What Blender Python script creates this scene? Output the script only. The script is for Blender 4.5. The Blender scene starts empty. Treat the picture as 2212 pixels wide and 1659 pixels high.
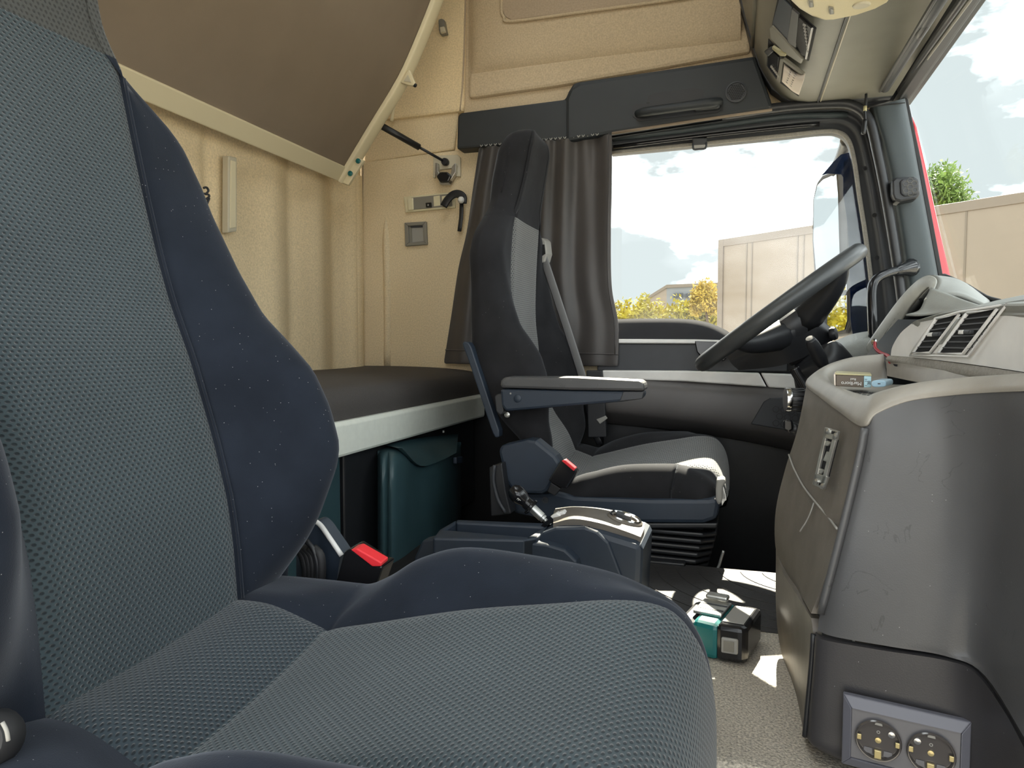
import bpy, bmesh, math, random
import numpy as np
from mathutils import Vector, Matrix
random.seed(7)
S = bpy.context.scene
C = S.collection
# ------------------------------------------------------------------ camera
F = 1533.0; TH = math.atan(484 / F); PT = math.atan(84 / F); ZC = .49
cam = bpy.data.objects.new('camera', bpy.data.cameras.new('camera')); C.objects.link(cam)
cam.data.sensor_width = 36; cam.data.lens = 36 * F / 2212
cam.data.clip_start = .01; cam.data.clip_end = 500
cam.location = (0, 0, ZC); cam.rotation_euler = (math.pi / 2 - PT, 0, TH)
S.camera = cam
# ------------------------------------------------------------------ world, sun, exposure
SKY = 10.2
W = bpy.data.worlds.new('sky'); S.world = W; W.use_nodes = True
nt = W.node_tree; nt.nodes.clear()
wo = nt.nodes.new('ShaderNodeOutputWorld'); bg = nt.nodes.new('ShaderNodeBackground')
tc = nt.nodes.new('ShaderNodeTexCoord'); mp = nt.nodes.new('ShaderNodeMapping')
mp.inputs['Scale'].default_value = (1, 1, 2.2); mp.inputs['Location'].default_value = (2.36, 3.59, 4.39)
nz = nt.nodes.new('ShaderNodeTexNoise'); nz.inputs['Scale'].default_value = 2.6; nz.inputs['Detail'].default_value = 7; nz.inputs['Roughness'].default_value = .55
cr = nt.nodes.new('ShaderNodeValToRGB')
cr.color_ramp.elements[0].position = .45; cr.color_ramp.elements[0].color = (.080, .0875, .089, 1)
cr.color_ramp.elements[1].position = .70; cr.color_ramp.elements[1].color = (.95, .98, 1.0, 1)
nt.links.new(tc.outputs['Generated'], mp.inputs['Vector']); nt.links.new(mp.outputs['Vector'], nz.inputs['Vector'])
nt.links.new(nz.outputs['Fac'], cr.inputs['Fac']); nt.links.new(cr.outputs['Color'], bg.inputs['Color'])
bg.inputs['Strength'].default_value = SKY
nt.links.new(bg.outputs['Background'], wo.inputs['Surface'])
sun = bpy.data.objects.new('sun', bpy.data.lights.new('sun', 'SUN')); C.objects.link(sun)
sun.data.energy = 30; sun.data.angle = math.radians(.6); sun.data.color = (1, .91, .75)
SUNV = Vector((.02, .74, .673))
sun.rotation_euler = SUNV.to_track_quat('Z', 'Y').to_euler(); sun.location = (0, 6, 6)
vs = S.view_settings
vs.view_transform = 'Standard'; vs.look = 'None'; vs.gamma = 1; vs.use_curve_mapping = False
vs.exposure = 0.0
# ------------------------------------------------------------------ measuring helpers: sight lines met with real planes
_fw = Vector((-math.sin(TH) * math.cos(PT), math.cos(TH) * math.cos(PT), -math.sin(PT)))
_rt = Vector((math.cos(TH), math.sin(TH), 0)); _up = _rt.cross(_fw)
CAM = Vector((0, 0, ZC))
def P(u, v, Y=None, X=None, Z=None, pl=None):
    d = _fw + _rt * ((u - 1106) / F) - _up * ((v - 829.5) / F)
    if pl is not None: t = (Vector(pl[0]) - CAM).dot(Vector(pl[1])) / d.dot(Vector(pl[1]))
    elif Y is not None: t = Y / d.y
    elif X is not None: t = X / d.x
    else: t = (Z - ZC) / d.z
    return CAM + d * t
def toward(p, m):
    return p + (CAM - p).normalized() * m
def lin(r, g, b):
    f = lambda c: (c / 255 / 12.92) if c / 255 < .04045 else ((c / 255 + .055) / 1.055) ** 2.4
    return (f(r), f(g), f(b), 1)
# ------------------------------------------------------------------ materials
def mat(name, col, rough=.5, metal=0, noise=0, nscale=60, bump=0, bscale=200, sheen=0, spec=.5, speck=0, coat=0, scuff=0):
    m = bpy.data.materials.new(name); m.use_nodes = True
    n = m.node_tree; b = n.nodes['Principled BSDF']
    b.inputs['Base Color'].default_value = col; b.inputs['Roughness'].default_value = rough
    b.inputs['Metallic'].default_value = metal; b.inputs['Specular IOR Level'].default_value = spec
    if sheen:
        b.inputs['Sheen Weight'].default_value = sheen; b.inputs['Sheen Roughness'].default_value = .4
        b.inputs['Sheen Tint'].default_value = (.85, .9, 1, 1)
    if coat: b.inputs['Coat Weight'].default_value = coat; b.inputs['Coat Roughness'].default_value = .1
    t = n.nodes.new('ShaderNodeTexCoord')
    last = None
    if noise:
        q = n.nodes.new('ShaderNodeTexNoise'); q.inputs['Scale'].default_value = nscale; q.inputs['Detail'].default_value = 6
        n.links.new(t.outputs['Object'], q.inputs['Vector'])
        r = n.nodes.new('ShaderNodeValToRGB')
        r.color_ramp.elements[0].position = .3; r.color_ramp.elements[1].position = .7
        r.color_ramp.elements[0].color = tuple(c * (1 - noise) for c in col[:3]) + (1,)
        r.color_ramp.elements[1].color = tuple(min(1, c * (1 + noise)) for c in col[:3]) + (1,)
        n.links.new(q.outputs['Fac'], r.inputs['Fac']); last = r.outputs['Color']
    if speck:
        q = n.nodes.new('ShaderNodeTexVoronoi'); q.inputs['Scale'].default_value = 260
        n.links.new(t.outputs['Object'], q.inputs['Vector'])
        c1 = n.nodes.new('ShaderNodeMath'); c1.operation = 'LESS_THAN'; c1.inputs[1].default_value = .12
        n.links.new(q.outputs['Distance'], c1.inputs[0])
        q2 = n.nodes.new('ShaderNodeSeparateColor'); n.links.new(q.outputs['Color'], q2.inputs[0])
        c2 = n.nodes.new('ShaderNodeMath'); c2.operation = 'LESS_THAN'; c2.inputs[1].default_value = speck
        n.links.new(q2.outputs[0], c2.inputs[0])
        c3 = n.nodes.new('ShaderNodeMath'); c3.operation = 'MULTIPLY'
        n.links.new(c1.outputs[0], c3.inputs[0]); n.links.new(c2.outputs[0], c3.inputs[1])
        mx = n.nodes.new('ShaderNodeMix'); mx.data_type = 'RGBA'
        n.links.new(c3.outputs[0], mx.inputs[0])
        if last: n.links.new(last, mx.inputs[6])
        else: mx.inputs[6].default_value = col
        mx.inputs[7].default_value = (.3, .3, .3, 1); last = mx.outputs[2]
    if scuff:
        q = n.nodes.new('ShaderNodeTexNoise'); q.inputs['Scale'].default_value = 11; q.inputs['Detail'].default_value = 9; q.inputs['Distortion'].default_value = 2.2
        w = n.nodes.new('ShaderNodeTexNoise'); w.inputs['Scale'].default_value = 16
        for x in (q, w): n.links.new(t.outputs['Object'], x.inputs['Vector'])
        c0 = n.nodes.new('ShaderNodeMath'); c0.operation = 'SUBTRACT'; c0.inputs[1].default_value = .5; n.links.new(q.outputs['Fac'], c0.inputs[0])
        c1 = n.nodes.new('ShaderNodeMath'); c1.operation = 'ABSOLUTE'; n.links.new(c0.outputs[0], c1.inputs[0])
        c2 = n.nodes.new('ShaderNodeMath'); c2.operation = 'LESS_THAN'; c2.inputs[1].default_value = .007; n.links.new(c1.outputs[0], c2.inputs[0])
        c3 = n.nodes.new('ShaderNodeMath'); c3.operation = 'GREATER_THAN'; c3.inputs[1].default_value = .60; n.links.new(w.outputs['Fac'], c3.inputs[0])
        c4 = n.nodes.new('ShaderNodeMath'); c4.operation = 'MULTIPLY'; n.links.new(c2.outputs[0], c4.inputs[0]); n.links.new(c3.outputs[0], c4.inputs[1])
        c5 = n.nodes.new('ShaderNodeMath'); c5.operation = 'MULTIPLY'; c5.inputs[1].default_value = scuff; n.links.new(c4.outputs[0], c5.inputs[0])
        mx = n.nodes.new('ShaderNodeMix'); mx.data_type = 'RGBA'; n.links.new(c5.outputs[0], mx.inputs[0])
        if last: n.links.new(last, mx.inputs[6])
        else: mx.inputs[6].default_value = col
        mx.inputs[7].default_value = tuple(c * .35 for c in col[:3]) + (1,); last = mx.outputs[2]
    if last: n.links.new(last, b.inputs['Base Color'])
    if bump:
        q = n.nodes.new('ShaderNodeTexNoise'); q.inputs['Scale'].default_value = bscale; q.inputs['Detail'].default_value = 3
        n.links.new(t.outputs['Object'], q.inputs['Vector'])
        bp = n.nodes.new('ShaderNodeBump'); bp.inputs['Strength'].default_value = bump; bp.inputs['Distance'].default_value = .002
        n.links.new(q.outputs['Fac'], bp.inputs['Height']); n.links.new(bp.outputs['Normal'], b.inputs['Normal'])
    return m
def mesh_fabric(name, dark, light, px=.0068, py=.0041, strength=.8):
    """woven seat fabric: staggered rows of small pits, laid out in metres on the UV map"""
    m = bpy.data.materials.new(name); m.use_nodes = True; n = m.node_tree; b = n.nodes['Principled BSDF']
    b.inputs['Roughness'].default_value = .75; b.inputs['Specular IOR Level'].default_value = .25
    b.inputs['Sheen Weight'].default_value = .25; b.inputs['Sheen Roughness'].default_value = .5
    uv = n.nodes.new('ShaderNodeUVMap'); se = n.nodes.new('ShaderNodeSeparateXYZ'); n.links.new(uv.outputs[0], se.inputs[0])
    def M(op, a, c=None, cc=None):
        k = n.nodes.new('ShaderNodeMath'); k.operation = op
        for i, x in enumerate((a, c, cc)):
            if x is None: continue
            if isinstance(x, (int, float)): k.inputs[i].default_value = x
            else: n.links.new(x, k.inputs[i])
        return k.outputs[0]
    y = M('DIVIDE', se.outputs[1], py); row = M('FLOOR', y)
    x = M('ADD', M('DIVIDE', se.outputs[0], px), M('MULTIPLY', M('MODULO', row, 2), .5))
    xf = M('SUBTRACT', M('FRACT', x), .5); yf = M('SUBTRACT', M('FRACT', y), .5)
    d = M('SQRT', M('ADD', M('MULTIPLY', xf, xf), M('MULTIPLY', M('MULTIPLY', yf, yf), .75)))
    h = n.nodes.new('ShaderNodeMapRange'); h.interpolation_type = 'SMOOTHSTEP'
    h.inputs[1].default_value = .14; h.inputs[2].default_value = .38; n.links.new(d, h.inputs[0])
    q = n.nodes.new('ShaderNodeTexNoise'); q.inputs['Scale'].default_value = 9; t = n.nodes.new('ShaderNodeTexCoord')
    n.links.new(t.outputs['Object'], q.inputs['Vector'])
    mx = n.nodes.new('ShaderNodeMix'); mx.data_type = 'RGBA'; n.links.new(h.outputs[0], mx.inputs[0])
    mx.inputs[6].default_value = dark; mx.inputs[7].default_value = light
    m2 = n.nodes.new('ShaderNodeMix'); m2.data_type = 'RGBA'; m2.blend_type = 'MULTIPLY'; m2.inputs[0].default_value = 1
    mr = n.nodes.new('ShaderNodeMapRange'); mr.inputs[3].default_value = .78; mr.inputs[4].default_value = 1.22; n.links.new(q.outputs['Fac'], mr.inputs[0])
    n.links.new(mx.outputs[2], m2.inputs[6]); n.links.new(mr.outputs[0], m2.inputs[7])
    n.links.new(m2.outputs[2], b.inputs['Base Color'])
    bp = n.nodes.new('ShaderNodeBump'); bp.inputs['Strength'].default_value = strength; bp.inputs['Distance'].default_value = .0015
    n.links.new(h.outputs[0], bp.inputs['Height']); n.links.new(bp.outputs['Normal'], b.inputs['Normal'])
    return m
def glass(name, tint=(1, 1, 1, 1), refl=.08, body=None):
    m = bpy.data.materials.new(name); m.use_nodes = True; n = m.node_tree; n.nodes.remove(n.nodes['Principled BSDF'])
    o = n.nodes['Material Output']; a = n.nodes.new('ShaderNodeBsdfTransparent'); g = n.nodes.new('ShaderNodeBsdfGlossy')
    if body: n.nodes.remove(g); g = n.nodes.new('ShaderNodeBsdfDiffuse'); g.inputs[0].default_value = body
    else: g.inputs['Roughness'].default_value = .02
    a.inputs[0].default_value = tint
    x = n.nodes.new('ShaderNodeMixShader'); x.inputs[0].default_value = refl
    n.links.new(a.outputs[0], x.inputs[1]); n.links.new(g.outputs[0], x.inputs[2]); n.links.new(x.outputs[0], o.inputs[0])
    return m
K = {}
K['velour'] = mat('velour', lin(32, 37, 46), .9, sheen=.18, noise=.2, nscale=14, bump=.15, bscale=900, speck=.10, spec=.1)
K['velour2'] = mat('driver_velour', lin(40, 40, 42), .9, sheen=.12, noise=.2, nscale=14, bump=.1, bscale=700, spec=.1, speck=.02)
K['mesh'] = mesh_fabric('seat_mesh', lin(28, 36, 41), lin(54, 66, 71))
K['mesh_rear'] = mesh_fabric('seat_mesh_rear', lin(24, 32, 38), lin(47, 58, 65))
K['mesh_head'] = mesh_fabric('headrest_mesh', lin(40, 41, 40), lin(64, 66, 64), .0055, .0055, .4)
K['mesh2'] = mesh_fabric('driver_mesh', lin(48, 50, 52), lin(112, 113, 112), .0075, .0055)
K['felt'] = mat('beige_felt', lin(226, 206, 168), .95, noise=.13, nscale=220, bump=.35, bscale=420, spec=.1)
K['felt2'] = mat('beige_grey_felt', lin(218, 200, 166), .95, noise=.13, nscale=240, bump=.35, bscale=420, spec=.1)
K['ceil'] = mat('pale_liner', lin(195, 182, 158), .95, noise=.08, nscale=220, spec=.1)
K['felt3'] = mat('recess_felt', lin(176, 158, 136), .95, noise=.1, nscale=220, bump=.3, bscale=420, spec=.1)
K['board'] = mat('bunk_board', lin(138, 124, 108), .85, noise=.06, nscale=6, bump=.1, bscale=600, spec=.2)
K['ivory'] = mat('ivory_paint', lin(224, 212, 178), .5)
K['rail'] = mat('rail_paint', lin(232, 236, 226), .35, noise=.03)
K['matt'] = mat('mattress_cloth', lin(76, 72, 70), .85, noise=.15, nscale=500, bump=.3, bscale=800)
K['black'] = mat('black_plastic', lin(34, 35, 38), .42, noise=.1, nscale=40)
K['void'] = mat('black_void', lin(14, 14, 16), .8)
K['dark'] = mat('dark_plastic', lin(56, 58, 62), .5, noise=.06, nscale=30, bump=.06, bscale=900)
K['cornice'] = mat('cornice_plastic', lin(39, 43, 46), .55, noise=.05, nscale=20, bump=.06, bscale=700)
K['pillar'] = mat('pillar_plastic', lin(58, 66, 69), .55, noise=.05, nscale=20, bump=.06, bscale=700)
K['bluegrey'] = mat('blue_grey_plastic', lin(40, 50, 63), .5, noise=.06, nscale=30, bump=.05, bscale=800)
K['tealdark'] = mat('dark_teal_plastic', lin(50, 74, 80), .4, noise=.1, nscale=12)
K['consol'] = mat('grey_console_plastic', lin(77, 77, 78), .42, noise=.10, nscale=9, bump=.07, bscale=700, speck=.02, scuff=.4)
K['consold'] = mat('dusty_console_plastic', lin(108, 102, 94), .5, noise=.14, nscale=26, bump=.08, bscale=600, speck=.25)
K['kick'] = mat('kick_panel_plastic', lin(55, 54, 56), .42, noise=.1, nscale=9, bump=.07, bscale=700, speck=.02)
K['dash'] = mat('dash_plastic', lin(146, 147, 141), .5, noise=.08, nscale=20, bump=.25, bscale=420)
K['hoodrim'] = mat('hood_rim_plastic', lin(188, 188, 180), .5, noise=.06, nscale=20, bump=.2, bscale=420)
K['sillpad'] = mat('sill_pad', lin(58, 58, 60), .95, noise=.06, nscale=20, spec=.02)
K['traypl'] = mat('tray_plastic', lin(150, 145, 136), .42, noise=.12, nscale=24, bump=.08, bscale=600, speck=.1)
K['doorpl'] = mat('door_plastic', lin(90, 87, 86), .45, noise=.06, nscale=12, bump=.07, bscale=700)
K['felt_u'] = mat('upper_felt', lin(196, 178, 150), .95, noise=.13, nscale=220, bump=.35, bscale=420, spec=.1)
K['foam'] = mat('dash_foam', lin(142, 138, 130), .8, noise=.15, nscale=250, bump=.5, bscale=300)
K['over'] = mat('overhead_plastic', lin(124, 121, 110), .45, noise=.06, nscale=14, bump=.05, bscale=800)
K['silver'] = mat('silver_paint', lin(232, 230, 226), .35, 0, noise=.07, nscale=18)
K['chrome'] = mat('bright_metal', lin(215, 215, 215), .18, 1)
K['steel'] = mat('zinc_steel', lin(190, 190, 186), .3, .85, noise=.2, nscale=60)
K['floor'] = mat('floor_vinyl', lin(182, 174, 160), .36, noise=.55, nscale=300, bump=1.0, bscale=300)
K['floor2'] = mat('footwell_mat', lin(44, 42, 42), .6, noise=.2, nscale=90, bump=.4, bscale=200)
K['rubber'] = mat('rubber', lin(30, 30, 32), .6)
K['red'] = mat('red_button', lin(232, 52, 60), .35)
K['redpaint'] = mat('red_paint', lin(196, 30, 40), .3, coat=.5)
K['wire'] = mat('red_wire', lin(170, 24, 34), .35)
K['curt'] = mat('curtain_cloth', lin(70, 66, 64), .5, noise=.06, nscale=12, sheen=.15)
K['belt'] = mat('belt_webbing', lin(120, 120, 120), .7)
K['grey'] = mat('grey_clip', lin(150, 148, 142), .5)
K['beigeplas'] = mat('beige_plastic', lin(196, 188, 166), .45)
K['lens'] = mat('lamp_lens', lin(214, 205, 172), .25, noise=.05)
K['lamplens'] = mat('dome_lens', lin(214, 200, 160), .4, bump=.3, bscale=500)
K['switch'] = mat('grey_bezel', lin(126, 122, 112), .5)
K['teal'] = mat('teal_plastic', lin(10, 98, 98), .35)
K['gloss'] = mat('gloss_black', lin(26, 26, 28), .18)
K['packbrown'] = mat('pack_brown', lin(94, 82, 70), .5)
K['packtop'] = mat('pack_gold', lin(176, 168, 128), .35)
K['stamp'] = mat('pale_blue_paper', lin(170, 202, 210), .6)
K['bluelight'] = mat('pale_blue_plastic', lin(150, 180, 196), .3)
K['paper'] = mat('paper', lin(226, 214, 200), .8)
K['ink'] = mat('ink', lin(70, 68, 74), .7)
K['white'] = mat('white_print', lin(214, 214, 210), .5)
K['frame'] = mat('socket_frame', lin(98, 99, 108), .4, spec=.5)
K['sockin'] = mat('socket_insert', lin(104, 103, 106), .4)
K['cup'] = mat('smoked_socket_cup', lin(78, 74, 72), .15, coat=.4)
K['brass'] = mat('brass', lin(206, 190, 140), .3, .7)
K['glass'] = glass('window_glass', (.97, .985, .98, 1), .03)
K['wind'] = glass('windshield_glass', (.97, .99, .985, 1), .03)
K['defl'] = glass('smoked_deflector', (.05, .07, .12, 1), .35, (.012, .03, .10, 1))
K['mirror'] = mat('mirror_glass', (.92, .95, .96, 1), .01, 1)
K['trailer'] = mat('trailer_panel', lin(131, 118, 102), .5, noise=.04, nscale=1)
K['trailer2'] = mat('trailer_rail', lin(116, 104, 90), .5)
K['seam'] = mat('seam_grey', lin(110, 99, 85), .6)
K['leaf'] = mat('leaf_yellow_green', lin(150, 138, 30), .7, noise=.5, nscale=1.5)
K['leaf2'] = mat('leaf_green', lin(104, 128, 50), .7, noise=.4, nscale=2)
K['leaf3'] = mat('leaf_ochre', lin(170, 146, 56), .7, noise=.4, nscale=2)
K['bark'] = mat('bark', lin(90, 74, 58), .9, noise=.3, nscale=20)
K['wallgrey'] = mat('far_wall', lin(120, 122, 122), .8, noise=.05, nscale=1)
K['yard'] = mat('yard_concrete', lin(150, 146, 138), .9, noise=.12, nscale=1.5)
# ------------------------------------------------------------------ mesh helpers
def add(name, verts, faces, m, parent=None, smooth=True, uvs=None):
    me = bpy.data.meshes.new(name); me.from_pydata([tuple(v) for v in verts], [], faces)
    me.materials.append(m)
    if smooth: me.polygons.foreach_set('use_smooth', [True] * len(me.polygons))
    if uvs is not None:
        l = me.uv_layers.new(name='UVMap')
        for lp in me.loops: l.data[lp.index].uv = uvs[lp.vertex_index]
    me.update(); o = bpy.data.objects.new(name, me); C.objects.link(o)
    if parent is not None: o.parent = parent; o.matrix_parent_inverse = Matrix.Translation(-Vector(parent.location))
    return o
def thing(name, label, cat, loc=(0, 0, 0), group=None):
    o = bpy.data.objects.new(name, None); o.empty_display_size = .05; C.objects.link(o); o.location = loc
    o['label'] = label; o['category'] = cat
    if group: o['group'] = group
    return o
def tag(o, label, cat, group=None):
    o['label'] = label; o['category'] = cat
    if group: o['group'] = group
    return o
def struct(o, label=None):
    o['kind'] = 'structure'
    if label: o['label'] = label
    return o
def sroot(name, label):
    o = bpy.data.objects.new(name, None); o.empty_display_size = .05; C.objects.link(o)
    o['kind'] = 'structure'; o['label'] = label; return o
def fixn(o):
    bm = bmesh.new(); bm.from_mesh(o.data); bmesh.ops.recalc_face_normals(bm, faces=bm.faces); bm.to_mesh(o.data); bm.free(); return o
def bev(o, w=.004, seg=2):
    if w: 
        b = o.modifiers.new('bevel', 'BEVEL'); b.width = w; b.segments = seg; b.limit_method = 'ANGLE'; b.angle_limit = math.radians(35)
    return o
def prism(name, pts, vec, m, parent=None, bw=.003, smooth=False):
    """closed polygon of 3-D points given a thickness vector"""
    n = len(pts); vec = Vector(vec)
    vs_ = [Vector(p) for p in pts] + [Vector(p) + vec for p in pts]
    fs = [list(range(n)), list(range(2 * n - 1, n - 1, -1))] + [[i, (i + 1) % n, n + (i + 1) % n, n + i] for i in range(n)]
    o = fixn(add(name, vs_, fs, m, parent, smooth))
    return bev(o, bw)
def pp(name, uv, m, parent=None, Y=None, X=None, Z=None, pl=None, d=(0, .02, 0), bw=.003):
    return prism(name, [P(u, v, Y=Y, X=X, Z=Z, pl=pl) for u, v in uv], d, m, parent, bw)
def box(name, lo, hi, m, parent=None, bw=.003):
    x0, y0, z0 = lo; x1, y1, z1 = hi
    return prism(name, [(x0, y0, z0), (x1, y0, z0), (x1, y1, z0), (x0, y1, z0)], (0, 0, z1 - z0), m, parent, bw)
def cr1(pts, n):
    """Catmull-Rom through points, n samples per span"""
    pts = [Vector(p) for p in pts]; out = []
    q = [pts[0] * 2 - pts[1]] + pts + [pts[-1] * 2 - pts[-2]]
    for i in range(len(pts) - 1):
        a, b, c, d = q[i:i + 4]
        for k in range(n):
            t = k / n
            out.append(.5 * ((2 * b) + (c - a) * t + (2 * a - 5 * b + 4 * c - d) * t * t + (3 * b - a - 3 * c + d) * t ** 3))
    out.append(pts[-1]); return out
def tube(name, pts, r, m, parent=None, smooth_n=4, seg=10, closed=False, flat=None):
    """round (or flattened) bar along a smoothed path; r may be a list"""
    pts = cr1(pts, smooth_n) if smooth_n > 1 else [Vector(p) for p in pts]
    n = len(pts); vs_ = []; fs = []
    rs = r if isinstance(r, (list, tuple)) else [r, r]
    ref = None
    for i, p in enumerate(pts):
        t = (pts[min(i + 1, n - 1)] - pts[max(i - 1, 0)]).normalized()
        if ref is None: ref = t.orthogonal().normalized() if flat is None else Vector(flat)
        a = (ref - t * ref.dot(t)).normalized(); ref = a; b = t.cross(a)
        f = i / (n - 1) * (len(rs) - 1); k = min(int(f), len(rs) - 2); rr = rs[k] + (rs[k + 1] - rs[k]) * (f - k)
        fl = .18 if flat is not None else 1
        for j in range(seg):
            an = 2 * math.pi * j / seg; vs_.append(p + a * math.cos(an) * rr + b * math.sin(an) * rr * fl)
    for i in range(n - 1):
        for j in range(seg):
            fs.append([i * seg + j, i * seg + (j + 1) % seg, (i + 1) * seg + (j + 1) % seg, (i + 1) * seg + j])
    fs.append(list(range(seg))[::-1]); fs.append([(n - 1) * seg + j for j in range(seg)])
    return add(name, vs_, fs, m, parent)
def lathe(name, prof, org, axis, m, parent=None, seg=24, caps=True):
    """profile of (radius, height) turned round an axis"""
    ax = Vector(axis).normalized(); a = ax.orthogonal().normalized(); b = ax.cross(a); org = Vector(org); vs_ = []; fs = []
    for r, h in prof:
        for j in range(seg):
            an = 2 * math.pi * j / seg; vs_.append(org + ax * h + (a * math.cos(an) + b * math.sin(an)) * max(r, 1e-5))
    for i in range(len(prof) - 1):
        for j in range(seg):
            fs.append([i * seg + j, i * seg + (j + 1) % seg, (i + 1) * seg + (j + 1) % seg, (i + 1) * seg + j])
    if caps: fs.append(list(range(seg))[::-1]); fs.append([(len(prof) - 1) * seg + j for j in range(seg)])
    o = fixn(add(name, vs_, fs, m, parent))
    e = o.modifiers.new('edge', 'EDGE_SPLIT'); e.split_angle = math.radians(40)
    return o
def patch(name, rows, m, parent=None, th=.006, n=6, away=None):
    """smooth shell through a grid of 3-D points, with thickness; away = direction the thickness grows to"""
    g = [cr1(r, n) for r in rows]
    cols = [cr1([r[j] for r in g], n) for j in range(len(g[0]))]
    nr = len(cols[0]); nc = len(cols); vs_ = [cols[j][i] for i in range(nr) for j in range(nc)]
    fs = [[i * nc + j, i * nc + j + 1, (i + 1) * nc + j + 1, (i + 1) * nc + j] for i in range(nr - 1) for j in range(nc - 1)]
    if away is not None:
        N = len(vs_); w = Vector(away) * th; vs_ = vs_ + [v + w for v in vs_]
        f2 = [[k + N for k in f[::-1]] for f in fs]
        rim = [j for j in range(nc)] + [i * nc + nc - 1 for i in range(1, nr)] + [(nr - 1) * nc + j for j in range(nc - 2, -1, -1)] + [i * nc for i in range(nr - 2, 0, -1)]
        f3 = [[rim[k], rim[(k + 1) % len(rim)], rim[(k + 1) % len(rim)] + N, rim[k] + N] for k in range(len(rim))]
        o = fixn(add(name, vs_, fs + f2 + f3, m, parent))
        e = o.modifiers.new('edge', 'EDGE_SPLIT'); e.split_angle = math.radians(50)
        return o
    o = add(name, vs_, fs, m, parent)
    s = o.modifiers.new('solid', 'SOLIDIFY'); s.thickness = th; s.offset = 0
    return o
def text(name, s, size, loc, ex, ey, m, parent, depth=.0003):
    cu = bpy.data.curves.new('t', 'FONT'); cu.body = s; cu.size = size; cu.extrude = depth; cu.align_x = 'CENTER'; cu.align_y = 'CENTER'
    o = bpy.data.objects.new('t', cu); C.objects.link(o); bpy.context.view_layer.update()
    me = bpy.data.meshes.new_from_object(o.evaluated_get(bpy.context.evaluated_depsgraph_get()))
    bpy.data.objects.remove(o)
    ex = Vector(ex).normalized(); ey = Vector(ey).normalized(); ez = ex.cross(ey); loc = Vector(loc)
    for v in me.vertices: v.co = loc + ex * v.co.x + ey * v.co.y + ez * v.co.z
    me.materials.clear(); me.materials.append(m)
    q = bpy.data.objects.new(name, me); C.objects.link(q); q.parent = parent; q.matrix_parent_inverse = Matrix.Translation(-Vector(parent.location)); return q
def ell(c, a, b, n=28):
    c, a, b = Vector(c), Vector(a), Vector(b)
    return [c + a * math.cos(2 * math.pi * i / n) + b * math.sin(2 * math.pi * i / n) for i in range(n)]
def sm(t):
    t = min(1, max(0, t)); return t * t * (3 - 2 * t)
def tab(xs, ys, n=400, k=9):
    """smoothed table look-up"""
    X = np.linspace(xs[0], xs[-1], n); Yv = np.interp(X, xs, ys)
    ker = np.hanning(2 * k + 1); ker /= ker.sum(); Yp = np.convolve(np.pad(Yv, k, mode='reflect', reflect_type='odd'), ker, 'valid')
    return lambda x: float(np.interp(x, X, Yp))
# planes of the cab (metres): driver door, rear wall
DY = 2.2; RX = -1.24
#STRUCTURE
# ================================================================== THE CAB SHELL
# floor: raised tunnel between the seats, lower footwells on both sides
fl = prism('floor', [(-1.3, .83, -.3), (-1.3, .83, -.02), (-1.3, .85, 0), (-1.3, 1.60, 0), (-1.3, 1.62, -.02), (-1.3, 1.62, -.3)], (1.95, 0, 0), K['floor'], None, .006)
struct(fl, 'grey grained vinyl floor of the cab tunnel')
box('footwell_floor', (-1.3, 1.62, -.34), (.75, 2.3, -.28), K['floor2'], fl)
box('footwell_floor', (-1.3, .05, -.34), (.75, .83, -.28), K['floor2'], fl)
# ripples of the dark sheet at the driver's side of the tunnel
for k in range(7):
    r = .10 + .045 * k
    tube('shade_mat_rib', [(.16 + r * math.cos(a), 1.60 - r * .9 * math.sin(a), .0022) for a in [math.radians(x) for x in range(100, 176, 12)]], .0012, K['floor2'], fl, 2, 6)
box('shade_mat', (-.45, 1.262, .0002), (.60, 1.60, .002), K['floor2'], fl, .001)  # dark sheet stands in for the shade on this part of the floor
box('sleeper_shade', (-1.23, .84, .0002), (-.56, 1.60, .003), K['void'], fl, 0)  # black sheet painted in place of the unlit floor under the bunk
# rear wall with shallow vertical flutes
ys = np.linspace(.1, DY, 150)
def flute(y):
    x = 0
    for c, w, h in ((1.46, .02, -.012), (1.70, .05, .016), (1.80, .03, -.012), (1.92, .05, .018), (2.03, .03, -.01), (2.13, .035, .022), (1.2, .05, .016), (.95, .05, .016), (.7, .05, .016)):
        x += h * math.exp(-((y - c) / w) ** 2)
    return x
vr = []; 
for z in (-.3, .3, .5, .7, .9, 1.05, 1.15, 1.9):
    a = 1 if z < 1.1 else 0
    for y in ys: vr.append((RX + flute(y) * a, y, z))
n = len(ys); fr = [[i * n + j, i * n + j + 1, (i + 1) * n + j + 1, (i + 1) * n + j] for i in range(7) for j in range(n - 1)]
wr = add('wall_rear', vr, fr, K['felt']); struct(wr, 'fluted beige felt rear wall of the sleeper')
s_ = wr.modifiers.new('solid', 'SOLIDIFY'); s_.thickness = .05; s_.offset = -1
# corner bead between the rear wall and the side wall
patch('corner_panel', [[Vector((RX + .004, DY - .10, z)), Vector((RX + .022, DY - .06, z)), Vector((RX + .02, DY - .025, z)), Vector((RX + .008, DY - .003, z))] for z in (.35, .6, .8, 1.06)], K['felt'], wr, .02, 5, away=(-.7, .7, 0))
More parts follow.
